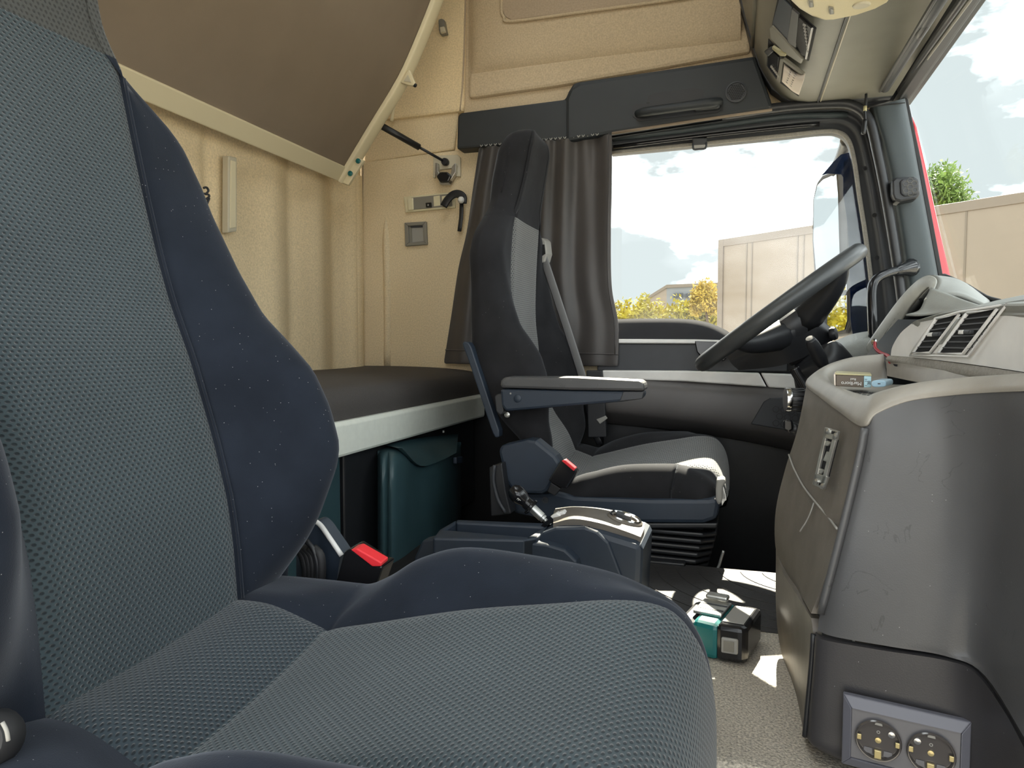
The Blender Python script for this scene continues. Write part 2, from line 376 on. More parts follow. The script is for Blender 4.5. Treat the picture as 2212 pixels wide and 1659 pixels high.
# driver-side wall: slabs of felt panelling round the door opening
wl = sroot('wall_left', 'beige felt side wall behind and above the driver door')
Yw = DY
prism('felt_panel', [(RX, Yw, .36), (-.40, Yw, .36), (-.40, Yw, 1.13), (-.87, Yw, 1.13), (RX, Yw, 1.115)], (0, .06, 0), K['felt2'], wl, .006)
pp('felt_panel', [(786, 352), (980, 323), (992, 232), (848, 252), (790, 262)], K['felt2'], wl, Y=Yw + .008, d=(0, .05, 0), bw=.006)
pp('felt_panel', [(700, 250), (846, 258), (1000, 240), (1008, -40), (1010, -260), (650, -260)], K['felt'], wl, Y=Yw - .004, d=(0, .06, 0), bw=.008)
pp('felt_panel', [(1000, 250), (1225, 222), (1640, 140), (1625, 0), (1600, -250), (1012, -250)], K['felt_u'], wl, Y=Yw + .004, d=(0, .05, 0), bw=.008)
# raised moulding of the upper panel and its pressed recess
rows = []
for v0, off in ((-160, .03), (-60, .03), (60, .03), (108, .03), (140, .02), (165, .0)):
    rows.append([P(u, v0 + (1045 - u) * .115 + (30 if u < 1040 else 0) * 0, Y=Yw - o) for u, o in ((1012, 0), (1045, off), (1200, off), (1400, off), (1600, off))])
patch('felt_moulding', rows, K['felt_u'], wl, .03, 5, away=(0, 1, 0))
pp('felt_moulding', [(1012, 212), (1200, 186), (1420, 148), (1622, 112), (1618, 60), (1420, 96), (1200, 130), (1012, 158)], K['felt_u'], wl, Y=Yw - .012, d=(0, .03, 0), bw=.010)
pp('pressed_recess', [(1087, -80), (1084, 15), (1090, 35), (1105, 43), (1250, 24), (1480, -8), (1560, -30), (1540, -90)], K['felt3'], wl, Y=Yw - .036, d=(0, .004, 0), bw=.002)
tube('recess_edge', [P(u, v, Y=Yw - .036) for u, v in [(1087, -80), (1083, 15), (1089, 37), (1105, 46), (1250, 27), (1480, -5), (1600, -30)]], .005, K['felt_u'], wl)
tube('vertical_bead', [P(u, v, Y=Yw - .002) for u, v in [(1007, -60), (1004, 60), (1000, 170), (994, 240)]], .003, K['felt3'], wl)
tube('vertical_bead', [P(u, v, Y=Yw - .004) for u, v in [(846, 262), (850, 235), (858, 205)]], .006, K['ivory'], wl)
tube('vertical_bead', [P(u, v, Y=Yw - .001) for u, v in [(784, 345), (783, 500), (785, 790)]], .0018, K['board'], wl)
# soft vertical ridge by the lamp
tube('vertical_ridge', [P(u, v, Y=Yw + .004) for u, v in [(834, 470), (835, 520), (838, 650), (838, 790)]], [.004, .014, .014, .014], K['felt2'], wl)
# wall above the door, behind the black cornice, and front corner
box('backing', (RX - .06, Yw + .062, -.34), (-.42, Yw + .09, 1.95), K['ceil'], wl)
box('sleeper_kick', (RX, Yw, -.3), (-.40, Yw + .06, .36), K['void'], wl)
box('header', (-.9, Yw + .02, 1.10), (.36, Yw + .07, 1.92), K['felt'], wl)
box('lower_wall', (-.40, Yw + .03, -.3), (.75, Yw + .07, .50), K['black'], wl)
# ceiling, front wall, passenger side
ce = box('ceiling', (-1.3, .05, 1.9), (-.95, 2.3, 1.95), K['ceil']); struct(ce, 'pale felt lined cab ceiling with an added roof hatch')
for lo, hi in (((-.10, .05, 1.9), (.5, 2.3, 1.95)), ((-.95, .05, 1.9), (-.10, .70, 1.95)), ((-.95, 1.7, 1.9), (-.10, 2.3, 1.95))): box('liner_panel', lo, hi, K['ceil'], ce)
hw = box('added_hatch', (-.95, .70, 1.93), (-.10, 1.7, 1.936), K['glass'], None, 0); struct(hw, 'unseen roof hatch added to let in sky light')  # added opening out of view, brings sky light to the rear of the cab
wf = prism('wall_front', [(.40, .05, 1.17), (.46, .05, 1.17), (.40, .05, 1.93), (.34, .05, 1.93)], (0, 2.25, 0), K['dark']); struct(wf, 'dark front wall above the windshield')
wf2 = box('lower_front', (.70, .05, -.34), (.76, 2.27, .50), K['black'], wf)
wr2 = sroot('wall_right', 'passenger side of the cab with an open doorway')
box('rear_quarter', (-1.3, .06, -.34), (-.80, .12, 1.93), K['felt2'], wr2)
box('door_header', (-.80, .06, 1.28), (.45, .12, 1.93), K['felt2'], wr2)
box('door_sill', (-.80, .06, -.34), (.75, .12, -.26), K['black'], wr2)
# windshield: leaning pane, far edge at the driver's pillar
wd = sroot('window_2', 'large clear windshield ahead of the dashboard')
A0 = Vector((.43, 0, 1.165)); A1 = Vector((.60, 0, .50))
prism('glass_pane', [(A0.x, .12, A0.z), (A0.x, 2.19, A0.z), (A1.x, 2.19, A1.z), (A1.x, .12, A1.z)], (.006, 0, 0), K['wind'], wd, 0)
pp('rubber_seal', [(1953, 205), (1962, 215), (1990, 345), (2012, 460), (2040, 610), (2030, 612), (2003, 470), (1980, 345), (1952, 225)], K['rubber'], wd, Y=DY - .02, d=(0, .03, 0), bw=.002)
# top frame of the windshield, running across the cab
prism('top_frame', [(.37, .1, 1.19), (.405, .1, 1.150), (.44, .1, 1.155), (.46, .1, 1.20)], (0, 2.12, 0), K['dark'], wd, .008)
prism('top_seal', [(.392, .1, 1.150), (.402, .1, 1.142), (.412, .1, 1.148)], (0, 2.1, 0), K['rubber'], wd, .002)
patch('corner_gusset', [[P(1872, 214, Y=DY - .03), P(1910, 205, Y=DY - .05), P(1945, 192, Y=DY - .07), P(1968, 178, Y=DY - .08)],
                        [P(1872, 228, Y=DY - .02), P(1910, 222, Y=DY - .03), P(1940, 212, Y=DY - .03), P(1958, 206, Y=DY - .03)]], K['dark'], wd, .02, 5, away=(0, 1, 0))
# driver door with its window
dr = sroot('door_1', 'grey driver door panel with silver trim strip below the side window')
outer = [(1318, 298), (1500, 270), (1690, 242), (1790, 236), (1840, 240), (1872, 268), (1893, 340), (1914, 430), (1934, 540), (1950, 640), (1960, 730)]
inner = [(1318, 330), (1500, 312), (1680, 294), (1775, 284), (1812, 286), (1834, 305), (1846, 350), (1856, 420), (1870, 510), (1884, 625), (1893, 730)]
mid = [(a[0] * .5 + b[0] * .5, a[1] * .5 + b[1] * .5) for a, b in zip(outer, inner)]
fr_ = [[P(*q, Y=y) for q in row] for row, y in ((outer, DY - .035), ([(a[0] * .8 + b[0] * .2, a[1] * .8 + b[1] * .2) for a, b in zip(outer, inner)], DY - .01), (mid, DY - .012), ([(a[0] * .3 + b[0] * .7, a[1] * .3 + b[1] * .7) for a, b in zip(outer, inner)], DY + .002), (inner, DY + .016))]
patch('window_frame', fr_, K['dark'], dr, .05, 5, away=(0, 1, 0))
tube('window_seal', [P(*q, Y=DY + .008) for q in inner], .006, K['foam'], dr, 6)
tube('frame_channel', [P(*q, Y=DY - .008) for q in [(1325, 318), (1500, 296), (1680, 276), (1770, 268)]], .007, K['gloss'], dr, 3)
tube('frame_channel', [P(*q, Y=DY - .014) for q in [(1325, 300), (1500, 279), (1690, 253), (1830, 248)]], .008, K['pillar'], dr, 3)
tube('door_seal', [P(*q, Y=DY - .06) for q in [(1560, 250), (1690, 231), (1790, 224), (1842, 228), (1876, 258), (1895, 330), (1913, 420), (1933, 540), (1948, 650), (1958, 760)]], .013, K['black'], dr, 6)
for q in [(1868, 364), (1889, 465), (1894, 557)]:
    lathe('frame_screw', [(.006, 0), (.006, .003), (.002, .003), (.002, .001)], P(*q, Y=DY - .02), (0, -1, 0), K['void'], dr, 12)
pp('latch_clip', [(1495, 298), (1527, 297), (1526, 312), (1496, 314)], K['dark'], dr, Y=DY - .02, d=(0, .02, 0))
tube('latch_clip', [P(*q, Y=DY - .02) for q in [(1497, 310), (1498, 322), (1510, 322), (1524, 320), (1526, 308)]], .003, K['dark'], dr, 3)
gp = prism('window_1', [(-.42, DY + .03, .50), (.45, DY + .03, .50), (.45, DY + .03, 1.12), (-.42, DY + .03, 1.12)], (0, .005, 0), K['glass'], None, 0); struct(gp, 'clear driver side window pane')
# door inner panel, from the sill down
sill = [(1300, 690), (1400, 688), (1480, 689), (1530, 697), (1570, 714), (1605, 735), (1740, 742), (1870, 745)]
patch('door_sill_pad', [[P(u, v, Y=DY + .03) for u, v in sill], [P(u, v + 10, Y=DY - .03) for u, v in sill], [P(u, max(v + 16, 738), Y=DY - .05) for u, v in sill]], K['sillpad'], dr, .02, 4, away=(0, 1, 0))
pp('sill_highlight_strip', [(1295, 732), (1500, 733), (1640, 737), (1640, 745), (1500, 742), (1295, 741)], K['silver'], dr, Y=DY - .055, d=(0, .03, 0))
pp('recess_panel', [(1290, 742), (1700, 745), (1700, 802), (1290, 802)], K['dark'], dr, Y=DY - .045, d=(0, .06, 0))
pp('door_handle_bowl', [(1500, 736), (1560, 738), (1575, 760), (1565, 780), (1520, 778), (1505, 760)], K['gloss'], dr, Y=DY - .056, d=(0, .01, 0))
pp('silver_strip', [(1300, 800), (1480, 801), (1640, 806), (1656, 836), (1480, 824), (1300, 818)], K['silver'], dr, Y=DY - .075, d=(0, .05, 0), bw=.004)
pp('silver_strip', [(1644, 806), (1720, 809), (1735, 842), (1660, 837)], K['silver'], dr, Y=DY - .07, d=(0, .05, 0), bw=.004)
dp = [[P(u, v, Y=y) for u, v in r] for r, y in (([(1290, 806), (1450, 818), (1600, 830), (1760, 842)], DY - .06), ([(1292, 830), (1450, 840), (1600, 850), (1760, 862)], DY - .085), ([(1300, 880), (1450, 893), (1600, 912), (1760, 935)], DY - .085), ([(1305, 896), (1450, 912), (1600, 934), (1760, 962)], DY - .06), ([(1305, 915), (1450, 930), (1600, 952), (1760, 985)], DY + .0))]
patch('door_card', dp, K['doorpl'], dr, .03, 5, away=(0, 1, 0))
pp('speaker_grille', [(1622, 916), (1650, 868), (1664, 860), (1760, 858), (1760, 940)], K['dark'], dr, Y=DY - .092, d=(0, .02, 0), bw=.002)
for i in range(5):
    for j in range(3):
        lathe('grille_cell', [(.0105, 0), (.0105, .0015), (.0075, .0015)], P(1676 + i * 17 + (j % 2) * 8, 884 + j * 15 + i * 2, Y=DY - .093), (0, -1, 0), K['black'], dr, 6, False)
# black cornice above the door with the grab handle
tr = sroot('trim_1', 'black plastic cornice above the driver door and curtain')
pp('cornice_body', [(986, 322), (988, 250), (995, 243), (1220, 214), (1228, 196), (1238, 180), (1250, 176), (1420, 152), (1632, 120), (1672, 236), (1500, 262), (1318, 290), (1200, 304)], K['cornice'], tr, Y=DY - .055, d=(0, .07, 0), bw=.009)
pp('cornice_step', [(1222, 306), (1222, 212), (1232, 190), (1252, 178), (1420, 153), (1632, 121), (1672, 235), (1500, 261), (1318, 289)], K['cornice'], tr, Y=DY - .075, d=(0, .03, 0), bw=.010)
pp('handle_recess', [(1396, 222), (1402, 206), (1420, 200), (1500, 190), (1520, 194), (1522, 212), (1440, 224)], K['black'], tr, Y=DY - .077, d=(0, .003, 0), bw=0)
pp('handle_recess', [(1366, 250), (1366, 232), (1372, 226), (1555, 206), (1559, 214), (1557, 238), (1550, 243), (1380, 262)], K['black'], tr, Y=DY - .078, d=(0, .004, 0), bw=0)
tube('lower_bead', [P(u, v, Y=DY - .076) for u, v in [(1322, 288), (1500, 261), (1668, 237)]], .004, K['board'], tr, 2)
# front roof pillar trim
pl_ = sroot('trim_2', 'grey plastic trim of the front roof pillar')
L_ = [(1880, 232), (1890, 270), (1900, 303), (1918, 376), (1941, 506), (1955, 607), (1968, 720)]
R_ = [(1955, 212), (1963, 255), (1970, 290), (1986, 376), (2010, 506), (2027, 600), (2046, 720)]
patch('pillar_cover', [[P(*a, Y=DY - .03), P(a[0] * .85 + b[0] * .15, a[1] * .85 + b[1] * .15, Y=DY - .055), P((a[0] + b[0]) / 2, (a[1] + b[1]) / 2, Y=DY - .06), P(a[0] * .15 + b[0] * .85, a[1] * .15 + b[1] * .85, Y=DY - .055), P(*b, Y=DY - .03)] for a, b in zip(L_, R_)], K['pillar'], pl_, .05, 4, away=(0, 1, 0))
tube('pillar_cap_seam', [P(*q, Y=DY - .062) for q in [(1872, 232), (1915, 226), (1955, 222)]], .0016, K['rubber'], pl_)
# ================================================================== SEATS
pf_ = tab([.08, .2, .26, .313, .382, .472, .541, .59, .66, .73, .806, .85, .9, .96, 1.06], [-.53, -.537, -.541, -.548, -.566, -.595, -.623, -.638, -.656, -.672, -.688, -.692, -.695, -.70, -.715])
bf_ = tab([.08, .15, .19, .244, .275, .304, .34, .368, .414, .459, .493, .528, .587, .659, .708, .756, .79, .83, .87, .95, 1.06], [-.57, -.56, -.545, -.508, -.491, -.480, -.467, -.464, -.477, -.500, -.534, -.572, -.610, -.647, -.667, -.679, -.688, -.695, -.697, -.703, -.715], k=6)
w_ = tab([.08, .15, .25, .35, .6, .70, .74, .76, .78, .80, .82, .85, .9, .96, 1.06], [.19, .21, .235, .243, .243, .24, .226, .21, .185, .158, .133, .117, .108, .105, .10], k=5)
bk_ = tab([.08, .26, .35, .45, .54, .62, .7, .83, .9, 1.06], [-.57, -.58, -.615, -.672, -.70, -.722, -.75, -.775, -.79, -.80])
def seat_back(root, yc, dx, zs, mats, ztop, hsplit):
    """upholstered backrest swept upwards: centre panel, side bolsters and integral headrest"""
    PW = .12
    def ring(z, k=1.0, zz=None):
        zq = z; w = w_(zq) * k; p = min(PW, w * .86); pf, bf, bk = pf_(zq), bf_(zq), bk_(zq)
        mid = (pf + bk) / 2; r = min(.036, w * .3); pk = w - r; front = []
        N = 9; M_ = 8
        ysA = [p * i / N for i in range(N)] ; ysB = [p + (pk - p) * i / M_ for i in range(M_ + 1)]
        for y in ysA: front.append((y, pf - .004 * (1 - (y / p) ** 2), 0))
        for y in ysB:
            t = (y - p) / max(1e-4, pk - p); g = -.006 * math.exp(-(t / .12) ** 2)
            front.append((y, pf + (bf - pf) * sm(t) ** .8 + g, 1))
        for i in range(1, 7):
            a = math.pi / 2 * i / 6; front.append((pk + r * math.sin(a), bf - r * 1.3 * (1 - math.cos(a)), 1))
        side = [(w, bf - r * 1.3 + (bk - bf + r * 1.3 + .03) * t, 1) for t in (.33, .66, 1)]
        back = [(w - .012, bk + .008, 1), (w - .04, bk - .004, 1), (w * .5, bk - .012, 1), (0, bk - .014, 1)]
        h = front + side + back
        out = [(y, mid + (x - mid) * (k if k < 1 else 1), tg) for y, x, tg in h]
        full = out + [(-y, x, tg) for y, x, tg in out[-2:0:-1]]
        z2 = (zz if zz is not None else z)
        Z = .2 + (z2 - .2) * zs
        return [(x + dx(Z), yc + y, Z) for y, x, tg in full], N, len(full)
    zl = list(np.linspace(.13, .97, 74)); rings = []
    for z in zl:
        q, N, nf = ring(z); rings.append((z, q))
    hd = ztop - .97
    for i in range(1, 11):
        a = math.pi / 2 * i / 10; q, N, nf = ring(.97, max(.02, math.cos(a) ** .62), .97 + hd * math.sin(a)); rings.append((.97 + hd * math.sin(a), q))
    V = [v for _, q in rings for v in q]; n = nf
    arc = [0]; 
    for i in range(1, len(rings)):
        a, b = Vector(rings[i][1][0]), Vector(rings[i - 1][1][0]); arc.append(arc[-1] + (a - b).length)
    UV = [(v[1], arc[i]) for i, (_, q) in enumerate(rings) for v in q]
    parts = {k: [] for k in ('center_panel', 'backrest_cover', 'headrest_panel', 'headrest')}
    for i in range(len(rings) - 1):
        zc = (rings[i][0] + rings[i + 1][0]) / 2; head = zc > hsplit
        for j in range(n):
            j2 = (j + 1) % n; c = j < N or j >= n - N
            key = ('headrest_panel' if c else 'headrest') if head else ('center_panel' if c else 'backrest_cover')
            parts[key].append([i * n + j, i * n + j2, (i + 1) * n + j2, (i + 1) * n + j])
    parts['headrest'].append([(len(rings) - 1) * n + j for j in range(n)]); parts['backrest_cover'].append(list(range(n))[::-1])
    sub(parts, V, UV, mats, root)
def sub(parts, V, UV, mats, root):
    """split one surface into part meshes and keep the seamless shading normals close by sharing coordinates"""
    for k, fs in parts.items():
        if not fs: continue
        used = sorted({i for f in fs for i in f}); mp_ = {g: l for l, g in enumerate(used)}
        o = add(k, [V[g] for g in used], [[mp_[g] for g in f] for f in fs], mats[k], root, True, [UV[g] for g in used])
A_ = [(-.575, .199), (-.526, .203), (-.489, .2), (-.435, .184), (-.425, .180), (-.415, .184), (-.372, .195), (-.265, .222), (-.166, .240), (-.11, .2495), (-.07, .250), (-.045, .240), (-.024, .212), (-.013, .165), (-.011, .10), (-.013, .045)]
B_ = [(-.575, .198), (-.53, .200), (-.467, .201), (-.435, .201), (-.416, .203), (-.385, .218), (-.345, .243), (-.29, .258), (-.20, .2545), (-.13, .246), (-.09, .234), (-.058, .219), (-.037, .197), (-.025, .155), (-.021, .10), (-.021, .045)]
def seat_cushion(root, yc, x0, zoff, bolster, mats, zb, cut=-.425, near=0):
    a = cr1([(p[0], 0, p[1]) for p in A_], 6); b = cr1([(p[0], 0, p[1]) for p in B_], 6)
    W_ = .245; PW = .12; pk = .195; rings = []; n = None
    for i in range(len(a)):
        A, B = a[i].copy(), b[i].copy()
        B = A + (B - A) * bolster if B.z > A.z and bolster != 1 else B
        drop = .016 + .018 * sm((A.x + .55) / .2)
        for q in (A, B):
            q.x = x0 + (q.x + .575) * (-.011 - x0) / (.564) if x0 is not None else q.x; q.z = max(q.z + zoff, zb + .012)
        t = (b[min(i + 1, len(b) - 1)] - b[max(i - 1, 0)]).normalized(); nn = Vector((t.z, 0, -t.x)); r = .05
        h = []
        for k in range(10):
            y = PW * k / 10; h.append((y, A.x, A.z - .006 * (1 - (y / PW) ** 2) - 0))
        for k in range(9):
            s = k / 8; y = PW + (pk - PW) * s; q = A + (B - A) * sm(s) ** .8; g = .005 * math.exp(-(s / .12) ** 2); h.append((y, q.x + nn.x * g, q.z + nn.z * g))
        for k in range(1, 7):
            an = math.pi / 2 * k / 6; q = B + nn * (r * (1 - math.cos(an))); h.append((pk + (W_ - pk) * math.sin(an), q.x, q.z))
        e = B + nn * r; c = Vector((min(e.x, -.07), 0, zb))
        if e.z < zb + .02: c = Vector((e.x, 0, e.z))
        for s in (.35, .75, 1): q = e + (c - e) * s; h.append((W_ - .012 * s, q.x, q.z))
        h.append((0, c.x, c.z))
        h0 = [(y, x, z - near * drop * (PW - y) / (2 * PW) if y < PW else z) for y, x, z in h]
        full = h0 + [(-y, x, max(zb, z - near * drop * ((PW + min(y, PW)) / (2 * PW)) + near * .012 * sm((y - PW) / (pk - PW))) if z > zb else z) for y, x, z in h[-2:0:-1]]; n = len(full)
        rings.append([(x, yc + y, z) for y, x, z in full])
    V = [v for q in rings for v in q]; arc = [0]
    for i in range(1, len(a)): arc.append(arc[-1] + (a[i] - a[i - 1]).length)
    UV = [(v[1], arc[i]) for i, q in enumerate(rings) for v in q]
    parts = {'cushion_panel': [], 'cushion_rear_panel': [], 'cushion_cover': []}
    for i in range(len(rings) - 1):
        for j in range(n):
            j2 = (j + 1) % n; c = j < 10 or j >= n - 10
            k = 'cushion_cover' if not c else ('cushion_rear_panel' if a[i].x < cut - .002 else 'cushion_panel')
            parts[k].append([i * n + j, i * n + j2, (i + 1) * n + j2, (i + 1) * n + j])
    parts['cushion_cover'] += [list(range(n))[::-1], [(len(rings) - 1) * n + j for j in range(n)]]
    sub(parts, V, UV, mats, root)
def buckle(root, c, ax, up, wv, L, Wd, T, stalk, m=K['gloss']):
    """seat-belt buckle: tapered black box with a red press button on its upper end"""
    c, ax, up, wv = Vector(c), Vector(ax).normalized(), Vector(up).normalized(), Vector(wv).normalized()
    q = lambda a, b, t: c + ax * a * L + up * b * Wd + wv * t * T
    o = prism('buckle_housing', [q(-.5, -.45, -.5), q(.40, -.5, -.5), q(.5, -.40, -.5), q(.5, .42, -.5), q(.40, .5, -.5), q(-.5, .38, -.5)], wv * T, m, root, .003)
    prism('release_button', [q(.47, -.38, -.40), q(.515, -.36, -.40), q(.53, 0, -.40), q(.515, .40, -.40), q(.47, .42, -.40)], wv * T * .62, K['red'], o, .0015)
    prism('tongue_slot', [q(.49, -.36, .26), q(.505, -.36, .26), q(.505, .38, .26), q(.49, .38, .26)], wv * T * .12, K['void'], o, 0)
    if stalk: prism('buckle_stalk', [q(-.5, -.22, -.25), q(-.5, .22, -.25), q(-1.0, .2, -.25), q(-1.0, -.24, -.25)], wv * T * .5, K['rubber'], root, .002)
    return o
# ---- passenger seat, nearest the camera
ps = thing('passenger_seat', 'large blue-grey passenger seat with dimpled mesh centre panels, nearest the camera', 'seat', (-.3, .55, -.28))
PM = {'center_panel': K['mesh'], 'backrest_cover': K['velour'], 'headrest_panel': K['mesh_head'], 'headrest': K['mesh_head'], 'cushion_panel': K['mesh'], 'cushion_rear_panel': K['mesh_rear'], 'cushion_cover': K['velour']}
seat_back(ps, .55, lambda z: 0.0, 1.0, PM, 1.06, .815)
seat_cushion(ps, .55, None, 0.0, 1.0, PM, .03, near=1)
box('seat_base', (-.55, .34, -.06), (-.08, .76, .045), K['bluegrey'], ps, .012)
box('pedestal', (-.50, .40, -.28), (-.14, .70, -.06), K['black'], ps, .01)
# seam piping across the cushion crease and backrest crease
for side in (1,):
    tube('seam_cord', [Vector((pf_(z) + .0015, .55 + .12, z)) for z in np.linspace(.2, .8, 26)], .0016, K['velour'], ps, 1, 6)
# recliner shell, corrugated boot and buckle seen between backrest and cushion
rc = patch('recliner_cover', [[P(u, v, Y=y) for u, v, y in r] for r in (
    [(640, 1150, .84), (672, 1128, .84), (690, 1135, .845), (712, 1165, .85), (736, 1200, .85)],
    [(640, 1190, .84), (672, 1180, .845), (690, 1190, .85), (708, 1205, .85), (730, 1235, .85)],
    [(640, 1290, .84), (672, 1290, .845), (690, 1290, .85), (705, 1290, .85), (725, 1290, .85)])], K['bluegrey'], ps, .03, 5, away=(0, 1, 0))
tube('cover_edge', [P(u, v, Y=.845) for u, v in [(668, 1122), (690, 1132), (712, 1162), (738, 1200)]], .0035, K['silver'], ps)
for k in range(5):
    tube('boot_pleat', [P(u, v, Y=.822) for u, v in [(640 + k * 9, 1180 + k * 1), (655 + k * 9, 1200), (662 + k * 8, 1235), (658 + k * 8, 1275)]], .0065, K['rubber'], ps, 4, 8)
tube('boot_pleat', [P(u, v, Y=.818) for u, v in [(662, 1168), (678, 1190), (686, 1225), (684, 1275)]], .0035, K['black'], ps)
d_ax = (P(770, 1185, Y=.83) - P(735, 1290, Y=.83)); d_up = (P(815, 1225, Y=.83) - P(755, 1187, Y=.83))
b0 = [P(*q, Y=.822) for q in [(742, 1192), (757, 1185), (815, 1222), (826, 1222), (824, 1232), (803, 1290), (716, 1290)]]
bo = prism('buckle_housing', b0, (.004, .03, .004), K['gloss'], ps, .003)
prism('release_button', [P(*q, Y=.819) for q in [(757, 1188), (770, 1185), (824, 1216), (823, 1224), (804, 1224)]], (.0, .02, .002), K['red'], bo, .0015)
prism('buckle_stalk', [P(*q, Y=.83) for q in [(716, 1290), (803, 1290), (790, 1400), (720, 1400)]], (0, .012, 0), K['rubber'], ps, .002)
# adjuster knob at the near rear corner of the cushion
kn = lathe('adjuster_knob', [(.0, 0), (.016, .001), (.019, .006), (.019, .018), (.015, .024), (.0, .025)], P(12, 1585, Y=.37), (.3, -1, .3), K['rubber'], ps, 20)
tube('knob_stripe', [P(u, v, Y=.345) for u, v in [(5, 1560), (14, 1578), (18, 1600)]], .0014, K['grey'], ps)
# ---- driver seat
ds = thing('driver_seat', 'dark driver seat with armrest on a black suspension bellows, before the curtain', 'seat', (-.3, 1.86, 0))
DM = {'center_panel': K['mesh2'], 'backrest_cover': K['velour2'], 'headrest_panel': K['velour2'], 'headrest': K['velour2'], 'cushion_panel': K['mesh2'], 'cushion_rear_panel': K['mesh2'], 'cushion_cover': K['velour2']}
_dx = tab([.1, .15, .24, .30, .36, .46, 1.1], [.12, .12, .09, .052, .034, .05, .223], k=12)
dxf = lambda z: _dx(z)
seat_back(ds, 1.86, dxf, 1.03, DM, 1.03, .80)
seat_cushion(ds, 1.86, -.52, -.002, .5, DM, .128, near=1.4)
tube('headrest_seam', [Vector((pf_(z) + dxf(z) - .045, 1.86 - w_(z) - .001, z * 1.03 - .006)) for z in np.linspace(.86, .96, 8)], .002, K['velour2'], ds, 1, 6)
# armrest
ar = pp('armrest_pad', [(1080, 838), (1080, 822), (1090, 814), (1240, 815), (1380, 822), (1391, 827), (1392, 845), (1240, 843)], K['consol'], ds, Y=1.545, d=(0, .065, 0), bw=.006)
aw = pp('armrest_shell', [(1080, 840), (1240, 844), (1391, 846), (1387, 862), (1345, 868), (1200, 880), (1092, 889), (1083, 876)], K['bluegrey'], ds, Y=1.549, d=(0, .058, 0), bw=.006)
pp('armrest_tip', [(1346, 846), (1391, 846), (1387, 862), (1338, 867)], K['dark'], aw, Y=1.5475, d=(0, .02, 0), bw=.002)
lathe('armrest_button', [(.009, 0), (.009, .0015), (.0075, .0025), (.0, .0025)], P(1118, 861, Y=1.5485), (0, -1, 0), K['bluegrey'], aw, 20)
lathe('armrest_pin', [(.0022, 0), (.002, .001), (.0, .001)], P(1103, 850, Y=1.5485), (0, -1, 0), K['grey'], aw, 10)
pp('armrest_hinge', [(1068, 856), (1076, 850), (1084, 852), (1088, 890), (1082, 897), (1072, 890)], K['dark'], ds, Y=1.575, d=(0, .05, 0))
lathe('hinge_bolt', [(.007, 0), (.007, .003), (.004, .004), (.0, .004)], P(1096, 896, Y=1.60), (0, -1, 0), K['steel'], ds, 12)
# side strip, recliner cover, base, bellows
pp('side_strip', [(998, 742), (1003, 737), (1012, 740), (1018, 750), (1078, 930), (1078, 944), (1070, 946), (1064, 936), (1010, 775)], K['bluegrey'], ds, Y=1.598, d=(0, .03, 0), bw=.003)
pp('recliner_cover', [(1076, 975), (1082, 962), (1140, 949), (1158, 951), (1200, 985), (1211, 1003), (1206, 1022), (1182, 1062), (1170, 1068), (1110, 1066), (1092, 1040)], K['bluegrey'], ds, Y=1.568, d=(0, .05, 0), bw=.009)
pp('base_tray', [(1092, 1066), (1180, 1066), (1200, 1062), (1240, 1072), (1400, 1078), (1530, 1078), (1553, 1074), (1555, 1092), (1549, 1122), (1520, 1132), (1300, 1130), (1180, 1124), (1110, 1110)], K['bluegrey'], ds, Y=1.61, d=(0, .50, 0), bw=.010)
lathe('tray_screw', [(.008, 0), (.008, .002), (.004, .002), (.0035, .0005)], P(1178, 1080, Y=1.609), (0, -1, 0), K['dark'], ds, 14)
pp('seat_rail', [(1390, 1130), (1552, 1130), (1548, 1142), (1390, 1142)], K['black'], ds, Y=1.615, d=(0, .46, 0), bw=.004)
zt, zb_ = .068, -.005
bp_ = []; 
for k in range(6):
    z1 = zt - (zt - zb_) * k / 5; g = .0 + .004 * k; x1 = -.035 - .0035 * k
    prism('bellows_pleat', [(-.42, 1.64, z1), (x1 - .03, 1.63 - g, z1), (x1, 1.65, z1), (x1, 2.05, z1), (x1 - .03, 2.08, z1), (-.42, 2.08, z1)], (0, 0, -.0105), K['black'], ds, .004)
box('bellows_core', (-.40, 1.66, -.28), (-.065, 2.05, .075), K['void'], ds, .004)
box('floor_frame', (-.44, 1.60, -.035), (-.07, 1.66, -.012), K['black'], ds, .003)
box('floor_frame', (-.46, 1.585, -.004), (-.10, 1.615, .008), K['black'], ds, .003)
tube('slide_bar', [P(*q, Y=1.60) for q in [(1480, 1238), (1530, 1237), (1550, 1228), (1558, 1205), (1563, 1190)]], .0032, K['steel'], ds)
pp('front_lever', [(1548, 1036), (1564, 1034), (1568, 1042), (1562, 1052), (1560, 1085), (1552, 1092), (1546, 1080), (1546, 1056)], K['grey'], ds, Y=1.60, d=(0, .04, 0), bw=.004)
# belt: guide, strap, buckle, lower anchor
pp('belt_guide', [(1160, 520), (1170, 513), (1178, 520), (1181, 548), (1176, 566), (1160, 570), (1156, 562)], K['grey'], ds, Y=2.02, d=(.01, .03, 0), bw=.003)
pp('belt_guide_slot', [(1168, 528), (1176, 528), (1178, 548), (1166, 556)], K['void'], ds, Y=2.018, d=(0, .01, 0), bw=0)
tube('belt_strap', [P(*q, Y=2.03 + .0003 * i) for i, q in enumerate([(1171, 548), (1185, 590), (1205, 650), (1228, 720), (1252, 795), (1262, 830)])], .014, K['belt'], ds, 3, 8, flat=(.9, -.3, -.3))
tube('belt_strap', [P(*q, Y=2.07) for q in [(1268, 868), (1275, 900), (1284, 935), (1296, 960)]], .010, K['black'], ds, 3, 8, flat=(.9, -.3, .0))
pp('belt_tongue', [(1288, 906), (1308, 898), (1312, 904), (1296, 916)], K['grey'], ds, Y=2.055, d=(0, .006, 0), bw=.001)
